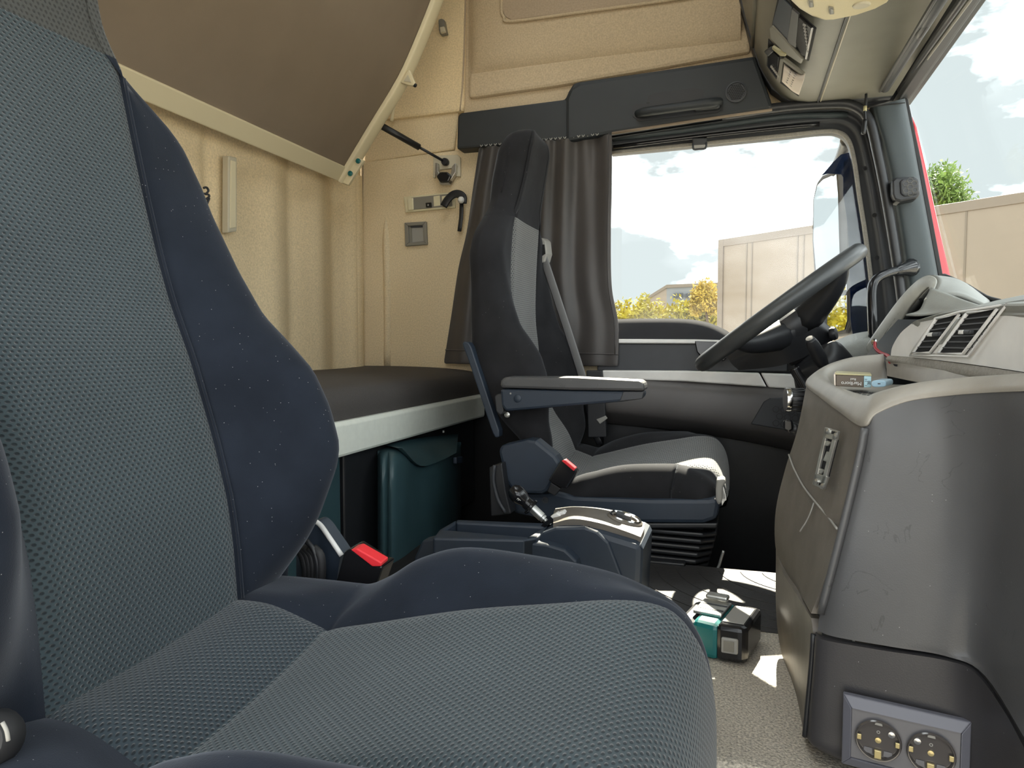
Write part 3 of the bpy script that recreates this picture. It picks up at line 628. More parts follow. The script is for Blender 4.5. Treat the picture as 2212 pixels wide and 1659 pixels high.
pp('belt_reel_cover', [(1266, 800), (1300, 800), (1306, 860), (1310, 945), (1270, 945)], K['black'], ds, Y=2.065, d=(0, .02, 0))
b1 = prism('buckle_housing', [P(*q, Y=1.545) for q in [(1210, 996), (1218, 992), (1244, 1014), (1246, 1020), (1224, 1056), (1212, 1054), (1184, 1038)]], (0, .026, 0), K['gloss'], ds, .003)
prism('release_button', [P(*q, Y=1.543) for q in [(1213, 996), (1220, 993), (1243, 1012), (1239, 1018)]], (0, .018, 0), K['red'], b1, .0015)
prism('buckle_stalk', [P(*q, Y=1.552) for q in [(1190, 1042), (1212, 1056), (1198, 1072), (1182, 1062)]], (0, .014, 0), K['rubber'], ds, .002)
# ================================================================== SLEEPER: BUNKS AND WALL FITTINGS
lb = thing('lower_bunk', 'low bunk with dark mattress and pale painted front rail along the rear wall', 'bunk', (-1.0, 1.2, 0))
rows = []
for x, z in ((-.80, .33), (-.796, .362), (-.806, .388), (-.835, .402), (-.95, .412), (-1.1, .416), (-1.225, .416)):
    rows.append([Vector((x, y, z + .004 * math.sin(y * 9))) for y in (.15, .6, 1.0, 1.4, 1.8, 2.05, 2.185)])
patch('mattress', rows, K['matt'], lb, .06, 4, away=(-.2, 0, -1))
prism('front_rail', [(-.785, .15, .256), (-.782, .15, .262), (-.782, .15, .322), (-.788, .15, .330), (-.80, .15, .330), (-.80, .15, .256)], (0, 2.03, 0), K['rail'], lb, .002)
box('bunk_board', (-1.22, .15, .29), (-.80, 2.18, .325), K['black'], lb)
lathe('rail_bolt', [(.004, 0), (.004, .006), (.0, .006)], P(958, 930, X=-.79), (0, 0, -1), K['steel'], lb, 10)
box('base_panel', (-.84, .20, -.02), (-.815, 1.345, .29), K['tealdark'], lb, .004)
box('base_panel', (-.84, 1.36, -.02), (-.815, 2.17, .29), K['black'], lb, .004)
# moulded locker under the bunk, between the seats
lk = thing('under_bunk_locker', 'dark teal moulded locker cover under the bunk', 'locker', (-.76, 1.5, 0))
rows = []
for v0, x in ((0, -.80), (16, -.755), (60, -.735), (180, -.725), (330, -.72)):
    rows.append([P(u, vv, X=xx) for u, vv, xx in ((832, 975 + v0 * .9, -.79), (842, 966 + v0 * .95, x - .01), (870, 962 + v0, x), (905, 985 + v0, x - .005), (950, 972 + v0, x), (985, 958 + v0, x - .02), (996, 955 + v0, -.79))])
patch('locker_shell', rows, K['tealdark'], lk, .02, 5, away=(-1, 0, 0))
patch('locker_lid', [[P(u, v, X=-.80) for u, v in [(840, 962), (880, 952), (930, 944), (990, 938)]], [P(u, v, X=-.74) for u, v in [(868, 968), (908, 1006), (950, 996), (986, 978)]]], K['tealdark'], lk, .01, 5, away=(-1, 0, 0))
pp('locker_latch', [(986, 988), (1000, 986), (1000, 1000), (986, 1002)], K['bluegrey'], lk, X=-.735, d=(-.01, 0, 0), bw=.002)
# dark electrics box beside the driver seat foot
eb = ds
pp('cable_cover', [(1056, 1010), (1084, 1000), (1092, 1060), (1104, 1110), (1060, 1116)], K['black'], eb, Y=1.54, d=(0, .045, 0))
tube('seat_cable', [P(*q, Y=1.535) for q in [(1068, 1005), (1066, 1040), (1076, 1080), (1092, 1108)]], .004, K['dark'], eb)
# upper bunk, hinged at the wall and half raised
HX = -1.18; c0 = P(740, 394, X=HX); EY = c0.y
ub = thing('upper_bunk', 'upper bunk board half raised against the rear wall, brown underside with ivory rails', 'bunk', (HX, 1.2, c0.z))
sl = [P(u, v, Y=EY) for u, v in [(740, 394), (805, 285), (870, 178), (910, 90), (946, 0), (990, -120), (1020, -210)]]
def offs(p, q, t):   # in the cross-section plane: t metres behind the visible face
    d = (q - p).normalized(); return Vector((-d.z, 0, d.x)) * t
up_dir = (sl[1] - sl[0]).normalized(); bkv = Vector((-up_dir.z, 0, up_dir.x))
rows = [[Vector((s.x, y, s.z)) + bkv * .004 for y in (.16, .7, 1.3, EY - .004)] for s in sl]
patch('board', rows, K['board'], ub, .03, 4, away=tuple(bkv))
rb = sl[0] + up_dir * .048
prism('lower_rail', [sl[0] - bkv * .006, rb - bkv * .003, rb + bkv * .006, sl[0] + bkv * .045], (0, -(EY - .16), 0), K['ivory'], ub, .003)
er = [[s + Vector((0, -.030 - .004, 0)) - bkv * .004 for s in sl], [s + Vector((0, -.028, 0)) - bkv * .012 for s in sl], [s + Vector((0, .012, 0)) - bkv * .012 for s in sl], [s + Vector((0, .014, 0)) + bkv * .04 for s in sl]]
patch('end_rail', er, K['ivory'], ub, .006, 4, away=tuple(bkv))
hp = pp('hinge_plate', [(733, 392), (768, 338), (786, 346), (752, 400)], K['ivory'], ub, Y=EY - .02, d=(0, .012, 0), bw=.002)
for q in ((774, 348), (757, 375)):
    lathe('plate_bolt', [(.008, 0), (.008, .003), (.005, .005), (.0, .005)], P(*q, Y=EY - .021), (0, -1, 0), K['teal'], hp, 12)
pp('stop_bracket', [(864, 178), (880, 152), (884, 150), (896, 178), (894, 184), (884, 184)], K['ivory'], ub, Y=EY - .03, d=(0, .012, 0), bw=.003)
pp('stop_bracket_web', [(872, 175), (881, 161), (888, 178)], K['beigeplas'], ub, Y=EY - .033, d=(0, .004, 0), bw=.001)
lathe('stop_bumper', [(.006, 0), (.006, .01), (.0, .012)], P(893, 182, Y=EY - .02), (.7, -.3, -.5), K['black'], ub, 12)
g0, g1 = P(826, 273, Y=EY + .02), P(962, 350, Y=DY - .02); gm = g0.lerp(g1, .57)
tube('gas_strut_body', [g0, gm], .0105, K['black'], ub, 1, 12); tube('gas_strut_rod', [gm, g1], .0045, K['black'], ub, 1, 10)
lathe('strut_eye', [(.011, -.008), (.013, 0), (.011, .010)], g1, (0, -1, 0), K['black'], ub, 14)
# wall fittings
sb = thing('strut_bracket', 'pale bracket plate with black hexagon lock where the gas strut meets the wall', 'bracket', P(962, 360, Y=DY))
pl0 = pp('back_plate', [(936, 336), (988, 334), (994, 340), (994, 381), (985, 381), (985, 362), (940, 368), (940, 384), (935, 384)], K['beigeplas'], sb, Y=DY - .012, d=(0, .012, 0), bw=.002)
pp('catch_arm', [(940, 352), (945, 352), (946, 370), (951, 378), (947, 386), (939, 374)], K['steel'], sb, Y=DY - .03, d=(0, .02, 0), bw=.001)
pp('catch_arm', [(983, 352), (985, 356), (984, 372), (970, 394), (962, 392), (974, 374), (976, 360)], K['steel'], sb, Y=DY - .03, d=(0, .02, 0), bw=.001)
pp('hexagon_lock', [(942, 381), (950, 371), (966, 371), (974, 380), (968, 393), (950, 394)], K['gloss'], sb, Y=DY - .04, d=(0, .03, 0), bw=.004)
pp('lock_base', [(948, 392), (968, 392), (970, 398), (950, 398)], K['steel'], sb, Y=DY - .03, d=(0, .02, 0), bw=.001)
rl = thing('reading_lamp', 'slim clear reading lamp set in the felt wall behind the driver seat', 'lamp', P(926, 437, Y=DY))
pp('lamp_frame', [(871, 425), (978, 414), (982, 418), (983, 449), (876, 459)], K['lens'], rl, Y=DY - .010, d=(0, .010, 0), bw=.003)
pp('reflector', [(888, 427), (974, 418), (977, 445), (890, 453)], K['switch'], rl, Y=DY - .012, d=(0, .004, 0), bw=.001)
pp('lamp_tube', [(879, 428), (892, 427), (893, 453), (881, 455)], K['lens'], rl, Y=DY - .016, d=(0, .006, 0), bw=.003)
sw = pp('switch_rocker', [(919, 438), (931, 437), (932, 447), (920, 448)], K['gloss'], rl, Y=DY - .017, d=(0, .006, 0), bw=.001)
lathe('switch_mark', [(.003, 0), (.003, .001), (.0, .001)], P(925, 443, Y=DY - .018), (0, -1, 0), K['grey'], sw, 10)
for u in (944, 962): pp('lamp_cell', [(u - 8, 424), (u + 6, 422), (u + 7, 444), (u - 7, 446)], K['lens'], rl, Y=DY - .0125, d=(0, .003, 0), bw=.001)
st = thing('strap_loop', 'black strap with a white ball end hanging over the reading lamp', 'strap', P(990, 432, Y=DY - .03))
tube('strap', [P(*q, Y=DY - .035) for q in [(958, 446), (966, 432), (978, 421), (990, 419), (1000, 426), (1000, 440)]], .013, K['black'], st, 4, 8, flat=(.6, 0, -.8))
lathe('ball_end', [(.0001, -.011), (.006, -.0095), (.0095, -.0055), (.011, 0), (.0095, .0055), (.006, .0095), (.0001, .011)], P(996, 432, Y=DY - .05), (0, 0, 1), K['white'], st, 16)
tube('tail', [P(*q, Y=DY - .03) for q in [(997, 440), (996, 470), (992, 500)]], .007, K['black'], st, 3, 8, flat=(1, 0, 0))
bz = thing('socket_bezel', 'square grey bezel with an empty recess in the felt wall', 'bezel', P(897, 505, Y=DY))
def ring4(name, o4, i4, m, par, Y, d, bw=.002):
    for k in range(4):
        a, b, c, e = o4[k], o4[(k + 1) % 4], i4[(k + 1) % 4], i4[k]
        pp(name, [a, b, c, e], m, par, Y=Y, d=d, bw=bw)
ring4('bezel_bar', [(873, 481), (920, 478), (922, 528), (875, 532)], [(881, 488), (913, 486), (915, 521), (883, 524)], K['switch'], bz, DY - .012, (0, .012, 0))
pp('recess_plate', [(880, 487), (914, 485), (916, 522), (882, 525)], K['grey'], bz, Y=DY - .003, d=(0, .003, 0), bw=0)
pp('recess_slot', [(881, 489), (889, 488), (890, 523), (883, 524)], K['switch'], bz, Y=DY - .005, d=(0, .003, 0), bw=0)
pp('recess_shadow_lip', [(886, 487), (912, 486), (912, 491), (887, 492)], K['dark'], bz, Y=DY - .006, d=(0, .003, 0), bw=0)
vsn = thing('vent_strip', 'tall narrow cream strip vent on the fluted rear wall', 'vent', P(503, 420, X=RX + .03))
pp('strip_frame', [(494, 336), (512, 340), (512, 500), (493, 503)], K['beigeplas'], vsn, X=RX + .03, d=(-.02, 0, 0), bw=.003)
pp('strip_slot', [(499, 346), (510, 349), (510, 491), (498, 493)], K['ivory'], vsn, X=RX + .032, d=(-.006, 0, 0), bw=.001)
nh = thing('cord_hook', 'tangle of dark elastic cord on a cream wall hook beside the passenger seat', 'hook', P(440, 445, X=RX + .02))
pp('hook_plate', [(428, 436), (446, 432), (452, 444), (444, 462), (428, 470)], K['beigeplas'], nh, X=RX + .03, d=(-.02, 0, 0))
for pts in ([(400, 412), (420, 416), (446, 419), (452, 424), (444, 430), (436, 424)], [(440, 406), (446, 405), (450, 412), (444, 420)], [(418, 425), (432, 436), (444, 452), (438, 470), (446, 480), (440, 492)], [(452, 428), (446, 446), (452, 462), (448, 474), (452, 488)], [(430, 470), (440, 464), (452, 470)]):
    tube('cord', [P(*q, X=RX + .036) for q in pts], .0028, K['dark'], nh, 4, 6)
ch = thing('coat_hook', 'small beige coat hook high on the felt side wall', 'hook', P(955, 58, Y=DY - .01))
pp('hook_body', [(946, 42), (953, 39), (959, 42), (962, 60), (965, 72), (950, 75), (947, 64)], K['switch'], ch, Y=DY - .022, d=(0, .02, 0), bw=.004)
pp('hook_tongue', [(949, 58), (959, 56), (962, 68), (951, 71)], K['beigeplas'], ch, Y=DY - .032, d=(0, .012, 0), bw=.003)
# curtain drawn back behind the driver seat
cu = thing('curtain', 'dark grey curtain gathered beside the driver window', 'curtain', P(1150, 790, Y=2.13))
LE = [(1034, 318), (1022, 400), (1008, 500), (990, 580), (975, 680), (958, 786)]; RE = [(1322, 288), (1322, 400), (1320, 500), (1322, 620), (1336, 700), (1336, 792)]
rows = []
for i, (a, b) in enumerate(zip(LE, RE)):
    r = []; tv = i / 5
    for k in range(49):
        s = k / 48; u = a[0] + (b[0] - a[0]) * s; v = a[1] + (b[1] - a[1]) * s
        amp = .014 * (1 - .45 * tv); f = math.sin(s * 44 + 1.2 * math.sin(tv * 2.2 + s * 3)) * amp * (1 - .55 * sm((s - .55) / .3)) + .010 * math.sin(s * 17 + 2 * tv) * (1 - tv * .3)
        f += .008 * math.sin(s * 9 + tv * 7) * tv
        r.append(P(u, v, Y=2.142 + f))
    rows.append(r)
g = [cr1([rows[i][k] for i in range(6)], 7) for k in range(49)]; nr = len(g[0])
o = add('drape', [g[k][i] for i in range(nr) for k in range(49)], [[i * 49 + k, i * 49 + k + 1, (i + 1) * 49 + k + 1, (i + 1) * 49 + k] for i in range(nr - 1) for k in range(48)], K['curt'], cu)
s_ = o.modifiers.new('solid', 'SOLIDIFY'); s_.thickness = .002
ss = o.modifiers.new('sub', 'SUBSURF'); ss.levels = 1; ss.render_levels = 1
tube('side_hem', [p + Vector((0, -.004, 0)) for p in g[47][::3]], .0022, K['curt'], cu, 2, 6)
tube('bottom_hem', [g[k][nr - 3] + Vector((0, -.003, 0)) for k in range(0, 49, 2)], .002, K['curt'], cu, 2, 6)
for k in range(26):
    s = k / 25
    if .32 < s < .38 or .72 < s < .80: continue
    p = P(1040 + 250 * s, 316 - 24.5 * s, Y=2.125 + .006 * math.sin(s * 50))
    tube('curtain_glider', [p + Vector((-.004, 0, .004)), p + Vector((0, -.003, -.002)), p + Vector((.004, 0, .004))], .0016, K['grey'], cu, 2, 5)
# cornice grab handle, speaker
gh = thing('cornice_grip', 'black grab handle on the cornice above the driver window', 'handle', P(1460, 235, Y=DY - .1))
tube('handle_bar', [P(*q, Y=y) for q, y in (((1376, 246), DY - .085), ((1392, 242), DY - .10), ((1440, 235), DY - .108), ((1500, 227), DY - .106), ((1540, 222), DY - .10), ((1556, 219), DY - .085))], [.010, .013, .013, .013, .014, .011], K['cornice'], gh, 4, 12)
pp('handle_end', [(1496, 214), (1552, 207), (1557, 214), (1555, 232), (1500, 238)], K['cornice'], gh, Y=DY - .100, d=(0, .03, 0), bw=.006)
sp = thing('cornice_speaker', 'round black honeycomb speaker grille on the cornice', 'speaker', P(1590, 199, Y=DY - .077))
lathe('bezel', [(.0, 0), (.029, 0), (.029, .004), (.025, .005), (.024, .002), (.0, .002)], P(1590, 199, Y=DY - .0755), (0, -1, 0), K['dark'], sp, 28)
for i in range(-4, 5):
    for j in range(-4, 5):
        x = (i + (j % 2) * .5) * .0052; z = j * .0046
        if x * x + z * z < .022 ** 2:
            lathe('grille_hole', [(.0019, 0), (.0019, .0012), (.0, .0012)], P(1590, 199, Y=DY - .0772) + Vector((x, 0, z)), (0, -1, 0), K['void'], sp, 6)
# ================================================================== GEAR CONSOLE BETWEEN THE SEATS
gc = thing('gear_console', 'dark blue-grey gear console with storage tray on the tunnel beside the driver seat', 'console', (-.3, 1.33, 0))
zt = .143
oc = [P(u, v, Z=zt) for u, v in [(912, 1166), (986, 1122), (1190, 1130), (1150, 1172)]]
ic = [P(u, v, Z=zt) for u, v in [(935, 1162), (985, 1128), (1176, 1138), (1130, 1166)]]
oc[0] = Vector((oc[0].x, 1.22, zt)); oc[3] = Vector((oc[3].x, 1.22, zt))
for k in range(4):
    a, b, c, d = oc[k], oc[(k + 1) % 4], ic[(k + 1) % 4], ic[k]
    prism('tray_wall', [a, b, c, d], (0, 0, -.14), K['bluegrey'], gc, .004)
prism('tray_floor', [p - Vector((0, 0, .06)) for p in ic], (0, 0, -.01), K['black'], gc, 0)
prism('switch_bank', [P(u, v, Z=zt - .012) for u, v in [(985, 1130), (1170, 1140), (1150, 1150), (975, 1137)]], (0, 0, -.02), K['gloss'], gc, .002)
for u0 in (1068, 1086, 1122, 1138):
    prism('switch_symbol', [P(u, v, Z=zt - .0115) for u, v in [(u0, 1137), (u0 + 8, 1137.5), (u0 + 6, 1141), (u0 - 2, 1140.5)]], (0, 0, .0006), K['white'], gc, 0)
sd = [(895, 1205), (912, 1168), (930, 1164), (1100, 1167), (1180, 1176), (1220, 1188), (1245, 1212), (1256, 1250), (1256, 1400), (895, 1400)]
pp('side_panel', sd, K['bluegrey'], gc, Y=1.212, d=(0, .03, 0), bw=.004)
fb = [(1125, 1190), (1152, 1168), (1178, 1148), (1205, 1140), (1250, 1139), (1300, 1150), (1350, 1165), (1386, 1176), (1388, 1190), (1386, 1240), (1380, 1340), (1125, 1340)]
pp('front_body', fb, K['bluegrey'], gc, Y=1.245, d=(0, .16, 0), bw=.016)
pp('side_cheek', [(1145, 1180), (1172, 1150), (1200, 1140), (1262, 1139), (1290, 1149), (1315, 1172), (1345, 1250), (1345, 1340), (1145, 1340)], K['bluegrey'], gc, Y=1.238, d=(0, .012, 0), bw=.004)
nz_ = P(1352, 1146, Y=1.30)
patch('top_cap', [[P(u, v, Y=1.262) for u, v in [(1195, 1130), (1240, 1121), (1300, 1131), (1350, 1147), (1384, 1160)]], [P(u, v, Y=1.33) for u, v in [(1196, 1108), (1240, 1100), (1300, 1108), (1352, 1122), (1392, 1138)]], [P(u, v, Y=1.40) for u, v in [(1200, 1098), (1242, 1094), (1300, 1098), (1350, 1109), (1385, 1124)]]], K['consold'], gc, .012, 5, away=(0, 0, -1))
kb = lathe('ring_bezel', [(.026, -.004), (.034, 0), (.034, .008), (.030, .012), (.023, .010), (.021, .002), (.0, .002)], P(1348, 1129, Y=1.33), (.25, 0, 1), K['consold'], gc, 32)
lathe('ring_rim', [(.026, .011), (.029, .0135), (.031, .0115)], P(1348, 1129, Y=1.33), (.25, 0, 1), K['chrome'], kb, 32, False)
prism('ring_rocker', [P(1348, 1127, Y=1.33) + Vector((x, y, .006 - x * .25)) for x, y in ((-.014, -.008), (.014, -.008), (.014, .008), (-.014, .008))], (0, 0, .010), K['dark'], kb, .002)
tube('cap_seam', [P(u, v, Y=y) for u, v, y in [(1272, 1139, 1.259), (1275, 1126, 1.29), (1288, 1108, 1.34), (1296, 1101, 1.38)]], .0012, K['rubber'], gc)
sk = patch('shift_slot', [[P(u, v, Y=1.30) for u, v in [(1162, 1150), (1172, 1132), (1190, 1120), (1212, 1114)]], [P(u, v, Y=1.36) for u, v in [(1170, 1140), (1180, 1122), (1196, 1110), (1218, 1104)]]], K['gloss'], gc, .01, 5, away=(0, 0, -1))
pp('shift_clip', [(1188, 1116), (1202, 1108), (1216, 1118), (1200, 1126)], K['silver'], gc, Y=1.295, d=(0, .02, .0), bw=.002)
pp('shift_clip', [(1204, 1108), (1216, 1104), (1224, 1114), (1214, 1120)], K['silver'], gc, Y=1.30, d=(0, .02, .0), bw=.002)
gl = thing('gear_lever', 'leaning gear lever with rounded black knob and chrome shaft', 'lever', P(1176, 1122, Y=1.33))
k0, k1 = P(1108, 1058, Y=1.33), P(1178, 1124, Y=1.33); ax = (k1 - k0)
L = ax.length; a_ = ax.normalized()
lathe('knob', [(.0001, -.006), (.010, -.004), (.016, .004), (.0175, .014), (.0155, .024), (.0125, .031), (.0115, .036), (.0, .036)], k0, a_, K['gloss'], gl, 20)
lathe('shaft', [(.0085, .034), (.0085, .046), (.016, .047), (.016, .051), (.009, .053), (.009, .078), (.0078, .079), (.0078, .084), (.0045, .085), (.0045, L + .01)], k0, a_, K['steel'], gl, 18)
lathe('collar', [(.012, .036), (.0125, .045), (.017, .047), (.0175, .051), (.012, .053)], k0, a_, K['gloss'], gl, 18)
pk_ = P(1122, 1083, Y=1.318)
text('knob_letter', 'F', .011, P(1121, 1080, Y=1.312), (a_.z, 0, -a_.x), (-a_.x, 0, -a_.z), K['white'], gl)
# ================================================================== STEERING WHEEL
WC = Vector((.094, 1.86, .5755)); WT = Vector((.796, 0, .606)).normalized(); WN = Vector((-.606, 0, .796)).normalized()
sw_ = thing('steering_wheel', 'black steering wheel seen edge-on before the driver door', 'steering wheel', WC - WN * .15)
RW, rw = .216, .0225
vs_ = []; fs = []; n1, n2 = 72, 16
for i in range(n1):
    a = 2 * math.pi * i / n1; rd = WT * math.cos(a) + Vector((0, 1, 0)) * math.sin(a)
    for j in range(n2):
        b = 2 * math.pi * j / n2; vs_.append(WC + rd * (RW + rw * math.cos(b)) + WN * rw * .9 * math.sin(b))
for i in range(n1):
    for j in range(n2):
        fs.append([i * n2 + j, ((i + 1) % n1) * n2 + j, ((i + 1) % n1) * n2 + (j + 1) % n2, i * n2 + (j + 1) % n2])
add('rim', vs_, fs, mat('wheel_leather', lin(62, 64, 65), .38, noise=.08, nscale=40, bump=.05, bscale=500), sw_)
for sgn in (-1, 1):
    for ca in (.75, -.6):
        e = WC + (WT * ca + Vector((0, sgn, 0)) * math.sqrt(1 - ca * ca)) * RW
        h = WC - WN * .055 + (WT * ca * .4 + Vector((0, sgn, 0)) * .5) * .10
        tube('spoke', [e, e.lerp(h, .35) - WN * .012, h], [.013, .024, .04], K['black'], sw_, 4, 12)
lathe('hub', [(.0, -.012), (.06, -.014), (.085, -.026), (.092, -.045), (.085, -.075), (.065, -.10), (.055, -.13), (.0, -.13)], WC - WT * .0, WN, K['black'], sw_, 32)
patch('hub_shield', [[P(u, v, Y=y) for u, v, y in r] for r in (
    [(1570, 768, 1.82), (1640, 722, 1.81), (1700, 684, 1.80), (1745, 662, 1.80), (1775, 690, 1.81), (1800, 712, 1.83)],
    [(1580, 785, 1.81), (1650, 750, 1.78), (1700, 722, 1.77), (1745, 700, 1.78), (1772, 712, 1.79), (1802, 728, 1.82)],
    [(1596, 800, 1.82), (1660, 794, 1.81), (1700, 786, 1.80), (1740, 770, 1.80), (1770, 750, 1.81), (1797, 738, 1.83)])], K['black'], sw_, .05, 5, away=(0, 1, 0))
pp('shield_slot', [(1622, 742), (1690, 714), (1695, 722), (1680, 742), (1640, 762), (1620, 765)], K['dark'], sw_, Y=1.768, d=(0, .012, 0), bw=.003)
lathe('shield_boss', [(.0, 0), (.014, .001), (.016, .008), (.014, .014), (.0, .016)], P(1793, 722, Y=1.80), (1, -.4, .2), K['black'], sw_, 16)
sc = thing('steering_column', 'black steering column shroud with control stalk under the wheel', 'column', P(1800, 850, Y=1.86))
patch('shroud', [[P(u, v, Y=y) for u, v, y in r] for r in (
    [(1725, 790, 1.76), (1770, 755, 1.73), (1805, 737, 1.73), (1835, 762, 1.76), (1862, 800, 1.8)],
    [(1722, 812, 1.75), (1765, 795, 1.71), (1808, 780, 1.71), (1838, 795, 1.74), (1866, 822, 1.79)],
    [(1730, 860, 1.76), (1770, 845, 1.73), (1812, 840, 1.73), (1845, 848, 1.76), (1870, 860, 1.8)])], K['black'], sc, .12, 5, away=(0, 1, 0))
tube('shroud_seam', [P(*q, Y=1.715) for q in [(1800, 806), (1822, 792), (1838, 776)]], .0012, K['rubber'], sc)
s0, s1 = P(1750, 733, Y=1.66), P(1778, 788, Y=1.70)
tube('control_stalk', [s0, s0.lerp(s1, .2), s0.lerp(s1, .7), s1], [.010, .0135, .0155, .012], K['black'], sc, 4, 16)
lathe('stalk_cap', [(.0, 0), (.0085, .0005), (.0095, .003), (.0095, .008)], s0 + (s0 - s1).normalized() * .004, (s1 - s0), K['dark'], sc, 16)
tube('column_lever', [P(*q, Y=1.68) for q in [(1715, 795), (1722, 808), (1738, 835), (1748, 870)]], .011, K['gloss'], sc, 4, 10)
tube('column_neck', [P(1796, 800, Y=1.86), P(1850, 900, Y=1.86), P(1900, 1000, Y=1.86)], .05, K['black'], sc, 2, 14)
# ================================================================== DASHBOARD
da = thing('dashboard', 'grey dashboard with hooded instrument bay and two slatted air vents', 'dashboard', (.45, 1.2, .3))
def R(rows): return [[P(u, v, Y=y) for u, v, y in r] for r in rows]
# instrument hood: arch seen from the passenger side
rim = [(1846, 792, 2.02), (1866, 757, 2.0), (1905, 700, 1.94), (1946, 645, 1.84), (1980, 610, 1.70), (2006, 597, 1.56), (2024, 604, 1.46), (2022, 622, 1.40), (2006, 646, 1.36)]
rim3 = [P(u, v, Y=y) for u, v, y in rim]
in3 = [P(u, v, Y=y) for u, v, y in [(1888, 794, 1.98), (1905, 764, 1.96), (1935, 716, 1.90), (1966, 668, 1.80), (1988, 640, 1.67), (2002, 625, 1.55), (2010, 621, 1.46), (2012, 635, 1.41), (2002, 655, 1.36)]]
cen = sum(in3, Vector()) / len(in3)
mid3 = [a.lerp(b, .5) + Vector((-.003, 0, .001)) for a, b in zip(rim3, in3)]
deep = [b.lerp(cen, .12) + Vector((.10, 0, -.02)) for b in in3]
deep2 = [b.lerp(cen, .9) + Vector((.12, 0, -.03)) for b in in3]
patch('hood_rim', [rim3, mid3, in3], K['hoodrim'], da, .006, 5)
tube('rim_groove', [a.lerp(b, .62) + Vector((-.004, -.002, .001)) for a, b in zip(rim3, in3)], .0012, K['rubber'], da, 4, 6)
patch('hood_lining', [in3, [a.lerp(b, .5) for a, b in zip(in3, deep)], deep, deep2], K['black'], da, .004, 4)
back = [P(u, v, Y=y) for u, v, y in [(1890, 790, 2.05), (1900, 775, 2.05), (1960, 722, 2.02), (2020, 670, 1.95), (2075, 640, 1.8), (2110, 640, 1.62), (2130, 648, 1.48), (2135, 655, 1.40), (2128, 662, 1.34)]]
patch('hood_top', [rim3, [a.lerp(b, .5) + Vector((0, 0, .012)) for a, b in zip(rim3, back)], back], K['dash'], da, .006, 5)
pp('bay_fixing', [(1985, 645), (1992, 643), (1994, 650), (1987, 652)], K['void'], da, Y=1.6, d=(0, .01, 0), bw=.001)
pp('bay_floor', [(1846, 795), (1940, 690), (1985, 690), (1935, 795)], K['black'], da, pl=(P(1890, 760, Y=1.7), (-.6, -.3, .7)), d=(.02, 0, -.02), bw=0)
# textured flap between hood and vents
patch('hood_flap', R([[(2012, 622, 1.38), (2040, 632, 1.34), (2080, 648, 1.28), (2126, 664, 1.22)], [(1998, 650, 1.36), (2030, 658, 1.31), (2075, 664, 1.26), (2120, 668, 1.21)], [(1985, 672, 1.345), (2025, 675, 1.30), (2070, 672, 1.25), (2112, 669, 1.21)], [(1956, 681, 1.34), (1990, 681, 1.31), (2040, 674, 1.27), (2100, 669, 1.22)]]), K['dash'], da, .003, 5)
# vent panel
VY = lambda u: float(np.interp(u, [1920, 1975, 2085, 2212, 2300], [1.32, 1.22, 1.05, .90, .82]))
def V(u, v, o=0): return toward(P(u, v, Y=VY(u)), o)
patch('vent_panel', [[V(1924, 768), V(1972, 772), V(2085, 785), V(2215, 804), V(2290, 816)], [V(1928, 748), V(1978, 750), V(2090, 758), V(2215, 770), V(2290, 778)], [V(1945, 720), V(1998, 716), V(2110, 712), V(2215, 715), V(2290, 718)], [V(1970, 698), V(2030, 687), V(2150, 676), V(2215, 676), V(2290, 676)]], K['silver'], da, .02, 5, away=(1, 0, -.2))
patch('vent_brow', [[V(1968, 699, .001), V(2030, 687, .001), V(2150, 675, .001), V(2215, 676, .001), V(2290, 676, .001)], [V(1990, 690), V(2060, 670), V(2165, 655), V(2220, 652), V(2300, 648)], [V(2000, 686) + Vector((.05, 0, .0)), V(2060, 667) + Vector((.06, 0, 0)), V(2165, 652) + Vector((.08, 0, 0)), V(2220, 647) + Vector((.10, 0, 0)), V(2300, 642) + Vector((.1, 0, 0))]], K['dash'], da, .01, 5, away=(.5, 0, -1))
def vent(tl, tr_, br, bl, n, knob):
    rt = thing_part('air_vent')
    quad = [V(*q, .010) for q in (tl, tr_, br, bl)]
    prism('vent_cavity', quad, (.006, 0, 0), K['void'], rt, 0)
    rr = [V(*q, .013) for q in (tl, tr_, br, bl)]
    tube('vent_frame', rr + [rr[0]], .0022, K['silver'], rt, 1, 8)
    for k in range(1, n + 1):
        t = k / (n + 1)
        a = (tl[0] + (bl[0] - tl[0]) * t, tl[1] + (bl[1] - tl[1]) * t); b = (tr_[0] + (br[0] - tr_[0]) * t, tr_[1] + (br[1] - tr_[1]) * t)
        pa, pb = V(*a, .015), V(*b, .015)
        s = prism('vent_slat', [pa, pb, pb + Vector((.012, 0, .004)), pa + Vector((.012, 0, .004))], (0, 0, -.0016), K['consol'], rt, 0)
    a, b = ((tl[0] + bl[0]) / 2 * .6 + (tr_[0] + br[0]) / 2 * .4, (tl[1] + bl[1]) / 2 * .6 + (tr_[1] + br[1]) / 2 * .4)
    q = [(a - 11 + 2, b - 5), (a + 12, b - 6), (a + 11, b + 4), (a - 12, b + 5)]
    prism('vent_knob', [V(*x, .024) for x in q], (.010, 0, 0), K['dark'], rt, .002)
    prism('vent_knob_face', [V(*x, .026) for x in [(a - 12, b - 4), (a - 3, b - 5), (a - 4, b + 4), (a - 14, b + 4)]], (.003, 0, 0), K['silver'], rt, .001)
def thing_part(name):
    o = bpy.data.objects.new(name, None); o.empty_display_size = .02; C.objects.link(o); o.parent = da; o.matrix_parent_inverse = Matrix.Translation(-Vector(da.location)); return o
vent((2024, 688), (2072, 679), (2009, 762), (1973, 761), 5, 0)
vent((2091, 676), (2154, 667), (2080, 765), (2026, 762), 6, 0)
